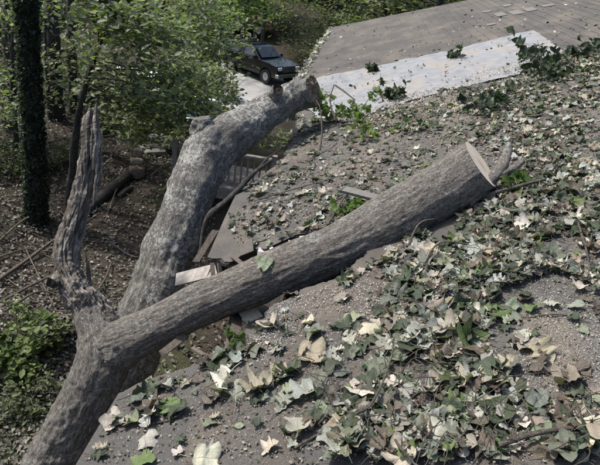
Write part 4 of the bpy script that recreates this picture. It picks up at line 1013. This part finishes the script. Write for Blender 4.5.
def cloud(c, rx, ry, rz, n):
    q = rng.normal(size=(n, 3)); q /= np.linalg.norm(q, axis=1)[:, None]; q *= rng.uniform(.35, 1, n)[:, None]**0.6
    return np.asarray(c)+q*np.array([rx, ry, rz])

# ivy-covered trunk at the left
b = gnode(36, 222, .17); trunk = up_from(b, [(35, 180, .15, 0), (32, 110, .14, 0), (28, 40, .13, 0), (24, -60, .125, 0), (20, -250, .10, .2)])
top = trunk[-1][:3]
ivy_t = tree('ivy_tree', 'straight trunk thickly wrapped in dark ivy at the left', 'tree', trunk, cloud(top+np.array([-.4, .8, 1.8]), 2.6, 2.2, 1.6, 6), 40, .8, .12, mat='bark_far')
kk, ss = catmull(np.array(trunk), 200); m = MB(); P = []
n = 9500; t = rng.integers(0, 185, n); th = rng.uniform(0, 6.28, n); rr = kk[t, 3]+rng.uniform(.0, .075, n)*(0.6+0.5*np.sin(t*0.21)**2)
P = kk[t, :3]+np.stack([np.cos(th)*rr, np.sin(th)*rr, rng.normal(size=n)*.02], -1)
leafquads(m, P, .07, 0.35, [(0.040, 0.058, 0.036), (0.055, 0.074, 0.046), (0.028, 0.042, 0.026)]); o = m.obj('ivy', MAT['foliage'], ivy_t, smooth=True)
# pair of darker trunks behind it and one more
for i, (px, py, tops, r, lab) in enumerate((
    (57, 118, [(55, 70, .17, 0), (52, 20, .16, 0), (49, -80, .14, 0), (46, -190, .11, 0)], .19, 'dark bare trunk just right of the ivy tree'),
    (74, 112, [(72, 60, .12, 0), (71, 10, .11, 0), (70, -90, .10, 0), (70, -190, .08, 0)], .13, 'thinner trunk second right of the ivy tree'),
    (10, 130, [(9, 70, .12, 0), (6, 0, .11, 0), (2, -120, .10, 0)], .13, 'slim trunk at the far left edge'),
    (144, 85, [(143, 40, .14, 0), (142, 0, .13, 0), (140, -70, .11, 0)], .15, 'dark trunk behind the leafy saplings left of the driveway'),
    (166, 60, [(166, 30, .12, 0), (167, 0, .11, 0), (168, -60, .10, 0)], .13, 'thin dark trunk by the white car'))):
    b = gnode(px, py, r); tr = up_from(b, tops); tp_ = tr[-1][:3]
    tree('forest_tree', lab, 'tree', tr, cloud(tp_+np.array([0, .6, 1.2]), 2.4, 2.2, 1.5, 5), 40, .8, .13, group='trees on the slope')
# leaning sapling with layered foliage over the slope
def px_cloud(poly, ya, yb, n):
    return np.array([at_y(px, py, rng.uniform(ya, yb)) for (px, py) in sample(poly, n)])
b = gnode(68, 205, .085); tr = up_from(b, [(72, 170, .07, 0), (76, 130, .062, .1), (84, 90, .055, .2), (97, 50, .048, .3), (108, 15, .04, .4), (118, -30, .03, .5)])
tree('beech_sapling', 'slender leaning sapling with layered green leaves behind the dead stub', 'sapling', tr, px_cloud([(85, 0), (150, -10), (190, 30), (180, 90), (150, 110), (110, 100), (88, 60)], 8.6, 10.6, 46), 56, .55, .12, group='leafy saplings')
b = gnode(92, 150, .06); tr = up_from(b, [(92, 110, .05, 0), (100, 85, .045, .1), (125, 70, .038, .1), (150, 40, .03, 0), (165, 0, .02, 0)])
tree('beech_sapling', 'sapling spreading bright leaves left of the arching trunk', 'sapling', tr, px_cloud([(110, 90), (150, 60), (205, 60), (225, 100), (210, 125), (170, 140), (135, 135), (112, 120)], 10.2, 12.6, 60), 56, .6, .125, group='leafy saplings')
b = gnode(205, 118, .07); tr = up_from(b, [(204, 100, .06, 0), (202, 60, .05, 0), (200, 20, .04, 0), (198, -40, .03, 0)])
tree('beech_sapling', 'leafy sapling left of the dark parked vehicle', 'sapling', tr, px_cloud([(170, 0), (220, -10), (222, 30), (216, 100), (204, 118), (185, 105), (165, 50)], 13, 16.5, 62), 58, .75, .13, group='leafy saplings')
b = gnode(225, 60, .09); tr = up_from(b, [(226, 35, .08, 0), (228, 5, .07, 0), (230, -40, .05, 0)])
tree('beech_sapling', 'sunlit yellow-green sapling above the dark vehicle', 'sapling', tr, px_cloud([(185, -25), (262, -25), (262, 8), (240, 20), (205, 18)], 19, 23, 40), 70, .9, .17, group='leafy saplings', cols=[(0.12, 0.18, 0.04), (0.16, 0.22, 0.05), (0.08, 0.13, 0.035)])
b = gnode(16, 165, .06); tr = up_from(b, [(15, 120, .05, 0), (12, 70, .045, 0), (14, 20, .04, 0), (16, -40, .03, 0)])
tree('beech_sapling', 'leafy sapling left of the ivy tree', 'sapling', tr, px_cloud([(-15, -15), (22, -15), (20, 60), (18, 150), (-15, 150)], 9.5, 13, 46), 55, .6, .11, group='leafy saplings')
b = gnode(50, 120, .05); tr = up_from(b, [(48, 90, .04, 0), (46, 60, .035, 0), (45, 20, .03, 0)])
tree('beech_sapling', 'sapling filling the gap between ivy tree and dead stub', 'sapling', tr, px_cloud([(40, -10), (90, -10), (88, 60), (78, 110), (42, 130)], 12.5, 17, 34), 50, .7, .12, group='leafy saplings', mul=.8)
# thin trees beside the driveway
for (px, py, tops, lab) in ((241, 47, [(243, 30, .12, 0), (246, 5, .11, 0), (250, -50, .09, 0)], 'leftmost of three thin trees behind the dark vehicle'),
                            (253, 50, [(255, 30, .10, 0), (257, 5, .09, 0), (260, -50, .07, 0)], 'middle of three thin trees behind the dark vehicle'),
                            (262, 52, [(263, 30, .13, 0), (265, 5, .12, 0), (268, -50, .10, 0)], 'rightmost of three thin trees behind the dark vehicle')):
    b = gnode(px, py, .13); tr = up_from(b, tops); tree('driveway_tree', lab, 'tree', tr, cloud(tr[-1][:3]+np.array([0, 0, 1.5]), 2.4, 2.2, 2.0, 26), 90, .9, .17, group='thin trees by the driveway')
# big background trees and bushes, dark mass behind the roof
BG = [(0.6, 34, 2.8, 'dense dark tree behind the far gutter corner'), (3.0, 30, 3.4, 'dense tree behind the far roof edge at centre'), (8.0, 33, 3.6, 'dark tree above the right part of the far roof edge'),
      (13, 31, 3.4, 'tree at the far right beyond the roof'), (0.8, 40, 4.0, 'tall tree in the second row behind the roof'), (6.0, 44, 4.2, 'tall broad tree far behind the roof'), (-4.5, 52, 4.0, 'tree at the end of the driveway'),
      (-12, 46, 4.0, 'tree beyond the brown car'), (-18, 40, 4.0, 'tree on the rise behind the saplings'), (-24, 34, 4.0, 'tree high on the left slope'), (-17, 27, 3.4, 'dark tree on the left slope'), (-24, 24, 3.4, 'far left tree high on the slope'), (-30, 44, 4.4, 'farthest tree at the upper left of the slope'), (-10, 60, 5, 'farthest tree up the hill'), (4, 62, 5, 'farthest tree behind the roof'), (16, 52, 5, 'farthest tree beyond the right of the roof'), (22, 38, 4.4, 'rightmost tree beyond the house')]
for (x, y, r, lab) in BG:
    z = float(ground_z(x, y)); tr = [np.array([x, y, z-.3, .24]), np.array([x+.1, y, z+2, .2]), np.array([x+.2, y+.1, z+5, .15]), np.array([x, y, z+9, .07])]
    cs = np.vstack([cloud((x, y, z+5.0), r, r*.8, 4.2, 46), cloud((x, y-.3, z+1.5), r, r*.8, 1.6, 34)])
    tree('background_tree', lab, 'tree', tr, cs, 100, 1.2, .25, group='trees behind the house and driveway', mul=0.8)
# shrubs
def shrub(px, py, r, h, lab, n=26, ls=.08, mul=1.0, cols=GREENS, p=None):
    if p is None: p = gnode(px, py, 0)[:3]
    root = empty('shrub', tuple(p), lab, 'shrub', 'shrubs on the ground'); st = MB(); cs = cloud(p+np.array([0, 0, h*.5]), r, r, h*.5, n)
    cs[:, 2] = np.maximum(cs[:, 2], ground_z(cs[:, 0], cs[:, 1])+.05)
    for c in cs[:18]: tube(st, [np.append(p+rng.normal(size=3)*np.array([.05, .05, 0])-np.array([0, 0, .05]), .010), np.append((p+c)/2+np.array([0, 0, .1]), .007), np.append(c, .003)], 5, 9)
    st.obj('stem', MAT['twig'], root, smooth=True, attr='grain'); m = MB(); leafquads(m, clusters(cs, 34, r*.34, .5), ls, .8, cols, mul); m.obj('foliage', MAT['foliage'], root, smooth=True)
LIME = [(0.125, 0.165, 0.05), (0.085, 0.12, 0.04), (0.055, 0.08, 0.03), (0.17, 0.21, 0.075)]
shrub(18, 350, .5, .55, 'sunlit lime green shrub left of the fork', 20, .10, 1.15, LIME)
shrub(4, 385, .45, .45, 'lime green shrub at the left edge below', 16, .10, 1.15, LIME)
shrub(48, 345, .3, .4, 'small green shrub against the trunk fork', 14, .085, .8)
shrub(30, 405, .45, .3, 'low dark green shrub beside the lower trunk', 20, .06, .7)
shrub(180, 150, .5, .5, 'green shrub beside the arching trunk on the slope', 22, .08, .9)
shrub(155, 128, .7, .6, 'leafy shrub under the saplings', 30, .09, .9)
shrub(50, 165, .5, .5, 'dim shrub at the foot of the ivy tree', 22, .07, .7)
shrub(8, 175, .6, .7, 'dark shrub behind the ivy trunk at left', 26, .08, .6)
shrub(110, 130, .7, .6, 'shrub right of the dead stub top', 26, .08, .7)
shrub(258, 146, .9, .8, 'green shrub behind the deck railing', 30, .12, 1.0)
shrub(225, 100, .7, .9, 'shrub at the left side of the driveway', 30, .11, 1.0)
shrub(214, 84, .7, .8, 'shrub hiding the tail of the dark vehicle', 26, .13, 1.0)
for (x, y, r, h, lab) in ((-0.4, 31, 1.3, 2.0, 'dark bush between driveway and far gutter'), (1.4, 24, 1.3, 2.0, 'dark bush against the far house corner'), (-1.2, 35.5, 2, 2.6, 'second dark bush up the driveway'), (-8.5, 29, 1.6, 1.8, 'bush left of the driveway'), (-11.5, 24, 1.8, 1.9, 'bush near the white car'), (-14, 19, 1.6, 1.6, 'bush on the left slope'), (-9.0, 17.5, 1.2, 1.1, 'low bush in front of the white car'), (-17, 15, 1.7, 1.6, 'bush at the far left of the slope'), (-12, 33, 1.8, 2.2, 'bush behind the white car'), (-7.6, 43, 1.8, 1.8, 'bush by the brown car'), (-2.4, 37, 2.2, 3.0, 'big bush right of the brown car'), (-0.2, 41, 2.4, 3.4, 'tall bush above the far gutter'), (2.6, 36, 2.2, 3.0, 'tall bush just over the far roof corner'), (-4.6, 43, 2.2, 2.6, 'bush at the top of the driveway')):
    shrub(0, 0, r, h, lab, 46, .17, .75, p=np.array([x, y, float(ground_z(x, y))]))

# ------------------------------------------------------------------ ground cover on the slope
m = MB(); LC = [(0.125, 0.10, 0.078), (0.075, 0.058, 0.045), (0.17, 0.145, 0.12), (0.045, 0.036, 0.03), (0.25, 0.225, 0.19), (0.06, 0.075, 0.04)]
P = []
for (poly, n) in (([(-10, 200), (60, 190), (130, 150), (200, 140), (220, 200), (200, 300), (120, 330), (90, 420), (40, 470), (-10, 470)], 7500), ([(-10, 120), (200, 90), (240, 120), (200, 160), (-10, 210)], 3200)):
    for (px, py) in sample(poly, n): P.append(ground_px(px, py))
P = np.array(P); P[:, 2] = ground_z(P[:, 0], P[:, 1])+rng.uniform(.02, .07, len(P))
q = np.stack([rng.uniform(-3.6, -.4, 2600), rng.uniform(1.6, 7, 2600), np.zeros(2600)], -1); q[:, 2] = ground_z(q[:, 0], q[:, 1])+rng.uniform(.02, .07, 2600)
leafquads(m, np.vstack([P, q]), .066, .7, LC, .85); tag(m.obj('ground_litter', MAT['leaf_many'], smooth=True), 'brown dead leaves covering the slope left of the house', 'leaf litter', None, 'stuff')
m = MB(); gp_ = []
for (poly, n) in (([(-10, 400), (50, 385), (60, 425), (20, 470), (-10, 470)], 1500), ([(120, 205), (145, 190), (150, 215), (130, 225)], 260), ([(150, 195), (165, 185), (160, 215)], 160), ([(255, 24), (300, 24), (310, 60), (290, 60)], 900)):
    for (px, py) in sample(poly, n):
        p = ground_px(px, py); p[2] = float(ground_z(p[0], p[1])); sc = .09 if p[1] < 15 else .22
        d = rng.normal(size=3)*.35; d[2] = 1; s = np.cross(d, rng.normal(size=3)); s /= np.linalg.norm(s); h = sc*rng.uniform(.5, 1.3)
        m.add([p-s*h*.06, p+s*h*.06, p+d*h], np.array([[0, 1, 2]]), np.array([(0.07, 0.11, 0.035), (0.05, 0.08, 0.025), (0.11, 0.15, 0.05)][int(rng.integers(3))]))
tag(m.obj('grass', MAT['grass']), 'short green grass and moss patches on the slope', 'grass', None, 'stuff')
# fallen branches on the slope
def gpt(px, py, dz=.03):
    p = ground_px(px, py).copy(); p[2] = float(ground_z(p[0], p[1]))+dz; return p
SL = [([(-5, 290), (30, 265), (60, 245), (90, 228)], .035, 'long grey branch slanting behind the dead stub'), ([(0, 305), (40, 290), (75, 275)], .022, 'thin branch just below the long grey branch'),
      ([(5, 320), (40, 300), (70, 302)], .018, 'pale forked branch left of the fork'), ([(-5, 265), (30, 255), (55, 262)], .016, 'thin branch at the left edge of the slope'),
      ([(20, 330), (45, 305), (50, 280)], .012, 'thin upright-lying twig in the brush pile'), ([(60, 320), (40, 285), (25, 250)], .014, 'crossing stick in the brush pile'),
      ([(98, 298), (105, 285), (112, 265)], .016, 'pale broken stick just right of the dead stub'), ([(105, 225), (115, 200), (122, 180)], .018, 'thin stick above the small log on the slope'),
      ([(0, 245), (25, 228), (50, 215)], .020, 'sunlit stick at the foot of the ivy tree'), ([(110, 250), (135, 262), (150, 258)], .014, 'dark stick between dead stub and arching trunk'),
      ([(0, 275), (20, 290), (50, 318)], .012, 'crossing twig at far left'), ([(10, 298), (50, 312), (72, 318)], .010, 'twig running to the trunk fork'), ([(15, 425), (40, 400), (55, 385)], .012, 'thin stick beside the lower trunk'),
      ([(150, 178), (165, 168), (178, 160)], .014, 'stick beside the flat stones'), ([(60, 215), (80, 225), (100, 215)], .014, 'stick lying behind the dead stub'), ([(110, 165), (118, 150), (124, 135)], .014, 'twig in the litter above the small log')]
for pts, r, lab in SL:
    stick('fallen_branch', [(gpt(px, py, r+.02+.05*((k*7+int(px)) % 3)), r*(1-.2*k)) for k, (px, py) in enumerate(pts)], lab, 'branch', 'fallen branches on the slope', MAT['twig'])
def hill_log(a, b, r, lab):
    m = MB(); p, q = gpt(*a, r*.8), gpt(*b, r*.8); tube(m, [np.append(p, r), np.append((p+q)/2+np.array([0, 0, .02]), r*.95), np.append(q, r*.9)], 24, 50, bark_disp(.006, 1, .012, 4))
    tag(m.obj('small_log', MAT['bark_far'], smooth=True, attr='grain', loc=p), lab, 'log', 'logs on the slope')
hill_log((86, 216), (132, 176), .11, 'longer weathered log on the slope right of the dead stub'); hill_log((118, 200), (131, 190), .055, 'short thin log lying below the longer log')
def rock(px, py, w, d, h, mat, lab, dz=0.0, rot=0.3, name='stone', cat='stone'):
    p = gpt(px, py, dz); m = MB(); nx = 7; V = []; c, s = math.cos(rot), math.sin(rot); Q = []
    u = np.linspace(-1, 1, nx)
    import itertools
    idx = {}; 
    for i, j, k in itertools.product(range(nx), repeat=3):
        if max(abs(2*i/(nx-1)-1), abs(2*j/(nx-1)-1), abs(2*k/(nx-1)-1)) < .999: continue
        a = np.array([u[i], u[j], u[k]]); a = a*(0.72+0.28/ max(1, np.linalg.norm(a))); idx[i, j, k] = len(V); V.append(a)
    V = np.array(V); V = V*(1+.07*fbm(V*1.9+px, 13)[:, None])*np.array([w/2, d/2, h/2])+np.array([0, 0, h/2])
    V = np.stack([V[:, 0]*c-V[:, 1]*s, V[:, 0]*s+V[:, 1]*c, V[:, 2]], -1)
    for ax in range(3):
        for side in (0, nx-1):
            for i in range(nx-1):
                for j in range(nx-1):
                    t = []
                    for (a, b) in ((i, j), (i+1, j), (i+1, j+1), (i, j+1)):
                        q = [a, b]; q.insert(ax, side); t.append(idx[tuple(q)])
                    Q.append(t if (side > 0) == (ax != 1) else t[::-1])
    m.add(V, Q); o = m.obj(name, mat, smooth=True); o.location = p; tag(o, lab, cat, 'stones and blocks on the slope')
rock(137, 178, .34, .26, .24, MAT['clay'], 'reddish-brown block at the upper end of the long log', 0, .5, 'block', 'block')
rock(137, 173, .30, .16, .10, MAT['tan_stone'], 'tan flat stone resting on the brown block', .22, .4)
rock(139, 160, .20, .17, .15, MAT['tan_stone'], 'round cream stone above the brown block', .10, .1)
for k, (px, py, w, lab) in enumerate(((158, 140, .5, 'topmost flat grey stone of the step pile'), (168, 143, .5, 'flat grey stone in the step pile, second'), (167, 150, .55, 'wide flat grey stone low in the step pile'), (155, 155, .55, 'lowest left flat stone of the step pile'), (148, 150, .4, 'small flat stone left of the step pile'))):
    rock(px, py, w, .3, .11, MAT['stone'], lab, 0, .2*k)

# ------------------------------------------------------------------ vehicles
def car(name, p, head, mat, label, rack=True, tall=1.0):
    root = empty(name, tuple(p), label, 'car'); c, s = math.cos(head), math.sin(head)
    def X(v):
        v = np.asarray(v, float); return np.stack([p[0]+v[:, 0]*c-v[:, 1]*s, p[1]+v[:, 0]*s+v[:, 1]*c, p[2]+v[:, 2]], -1)
    def prism(prof, y0, y1, name, mat_, parent=root, inset=None, smooth=False):
        n = len(prof); V = []
        for yi, (y, k) in enumerate(((y0, 0), (y1, 1))):
            for (a, b) in prof: V.append([a, y, b])
        V = np.array(V)
        if inset is not None:
            V[:, 1] *= np.where(V[:, 2] > inset[0], inset[1], 1.0)
        m = MB(); m.add(X(V), [[i, (i+1) % n, n+(i+1) % n, n+i] for i in range(n)]+[list(range(n))[::-1], list(range(n, 2*n))])
        o = m.obj(name, mat_, None); o.parent = parent
        o.matrix_parent_inverse = Matrix.Translation(-Vector(root.location))
        if parent is not root: o.matrix_parent_inverse = Matrix.Identity(4)
        bv = o.modifiers.new('bevel', 'BEVEL'); bv.width = 0.035; bv.segments = 3; bv.limit_method = 'ANGLE'
        return o
    def arch(cx, r, z0=.42): return [(cx+r*math.cos(a), .38+r*math.sin(a)) for a in np.linspace(0.1, math.pi-.1, 9)]
    low = [(2.28, .45)]+[(1.45+.46, .42)]+arch(1.45, .45)+[(1.45-.46, .40), (-1.35+.46, .40)]+arch(-1.35, .45)+[(-1.35-.46, .42), (-2.22, .48), (-2.28, .95), (-2.22, 1.12), (.75, 1.14), (1.5, 1.10), (2.18, 1.02), (2.28, .82)]
    body = prism(low, -.90, .90, 'body', mat)
    cab = prism([(-2.18, 1.10), (-2.02, 1.68*tall), (-1.85, 1.76*tall), (.05, 1.78*tall), (.22, 1.72*tall), (.92, 1.12)], -.86, .86, 'cabin', mat, inset=(1.3, .82))
    # glass, set just proud of the cabin sides
    for sgn in (-1, 1):
        for (a, b, cc, d) in ((-1.98, -1.30, -1.86, -1.30), (-1.22, -.42, -1.22, -.42), (-.34, .62, -.34, .10)):
            V = [[a, sgn*.868, 1.19], [b, sgn*.868, 1.19], [d, sgn*.742, 1.66*tall], [cc, sgn*.742, 1.66*tall]]
            V = np.array(V+[[q[0], q[1]-sgn*.02, q[2]] for q in V]); m = MB(); m.add(X(V), BOXF); o = m.obj('window', MAT['glass'], root)
    V = np.array([[.90, -.72, 1.19], [.90, .72, 1.19], [.30, .62, 1.70*tall], [.30, -.62, 1.70*tall]]); V = np.vstack([V+np.array([.03, 0, .03]), V]); MB().add(X(V), BOXF).obj('windscreen', MAT['glass'], root)
    for (cx, sgn) in ((1.45, -1), (1.45, 1), (-1.35, -1), (-1.35, 1)):
        def ring(r0, r1, y0, y1, nm, mt, par):
            n = 28; m = MB(); V = []
            for (r, y) in ((r0, y0), (r0, y1), (r1, y1), (r1, y0)):
                for a in np.linspace(0, 2*np.pi, n, endpoint=False): V.append([cx+r*math.cos(a), y, .37+r*math.sin(a)])
            f = []
            for k in range(4):
                for j in range(n): f.append([k*n+j, k*n+(j+1) % n, ((k+1) % 4)*n+(j+1) % n, ((k+1) % 4)*n+j])
            m.add(X(np.array(V)), f); o = m.obj(nm, mt, None, smooth=False); o.parent = par; return o
        ya, yb = sgn*.68, sgn*.92
        w = ring(.37, .22, ya, yb, 'wheel', MAT['tyre'], root); w.matrix_parent_inverse = Matrix.Translation(-Vector(root.location))
        rm = ring(.225, .03, sgn*.80, sgn*.90, 'rim', MAT['rim'], w); rm.matrix_parent_inverse = Matrix.Identity(4)
    for sgn in (-1, 1):
        m = MB(); bx(m, (2.20, sgn*.66-.15, .80), (2.30, sgn*.66+.15, .98)); m.v = [X(q) for q in m.v]; o = m.obj('headlight', MAT['lamp'], root); b_ = o.modifiers.new('b', 'BEVEL'); b_.width = .05; b_.segments = 3
        m = MB(); bx(m, (.55, sgn*.98-.10, 1.12), (.68, sgn*.98+.10, 1.28)); m.v = [X(q) for q in m.v]; o = m.obj('mirror', MAT['black'], root)
        m = MB(); bx(m, (-2.0, sgn*.885, .70), (1.0, sgn*.885+.03*sgn, .78)) if sgn > 0 else bx(m, (-2.0, -.915, .70), (1.0, -.885, .78)); m.v = [X(q) for q in m.v]; m.obj('side_trim', MAT['black'], root)
        m = MB(); bx(m, (-.30, sgn*.9-.015, .98), (-.12, sgn*.9+.015, 1.02)); m.v = [X(q) for q in m.v]; m.obj('door_handle', MAT['black'], root)
    m = MB()
    for k in range(7): bx(m, (2.25, -.42+k*.132, .78), (2.31, -.37+k*.132, 1.0))
    bx(m, (2.24, -.46, .74), (2.32, .47, .78)); bx(m, (2.23, -.46, 1.0), (2.31, .47, 1.035)); m.v = [X(q) for q in m.v]; m.obj('grille', MAT['chrome'], root)
    m = MB(); bx(m, (2.16, -.92, .44), (2.42, .92, .64)); m.v = [X(q) for q in m.v]; o = m.obj('bumper', MAT['chrome'] if rack else mat, root); b_ = o.modifiers.new('b', 'BEVEL'); b_.width = .05; b_.segments = 3
    m = MB(); bx(m, (-2.40, -.90, .46), (-2.2, .90, .64)); m.v = [X(q) for q in m.v]; m.obj('bumper', MAT['black'], root)
    if rack:
        m = MB()
        for sgn in (-1, 1): bx(m, (-1.85, sgn*.60-.02, 1.80*tall), (.0, sgn*.60+.02, 1.84*tall))
        for xx in (-1.6, -.9, -.2): bx(m, (xx, -.58, 1.785*tall), (xx+.04, .58, 1.82*tall))
        m.v = [X(q) for q in m.v]; m.obj('roof_rack', MAT['black'], root)
    return root
def gflat(px, py, y):
    p = at_y(px, py, y); p[2] = float(ground_z(p[0], p[1]))+.065; return p
cp = ground_px(258, 77); cp = cp.copy(); cp[2] = float(ground_z(cp[0], cp[1]))+.065
car('parked_car', cp, R(-36), MAT['car_green'], 'dark green boxy parked vehicle with chrome grille on the driveway', True, .93)
bp = gflat(236, 33, 41.0); car('parked_car', bp, R(15), MAT['car_brown'], 'reddish-brown car half hidden by leaves up the hill', False, .9)
wp = gflat(163, 84, 22.0); wp[2] -= .06; car('parked_car', wp, R(-28), MAT['car_white'], 'white car glimpsed through the leaves left of the driveway', False, .88)
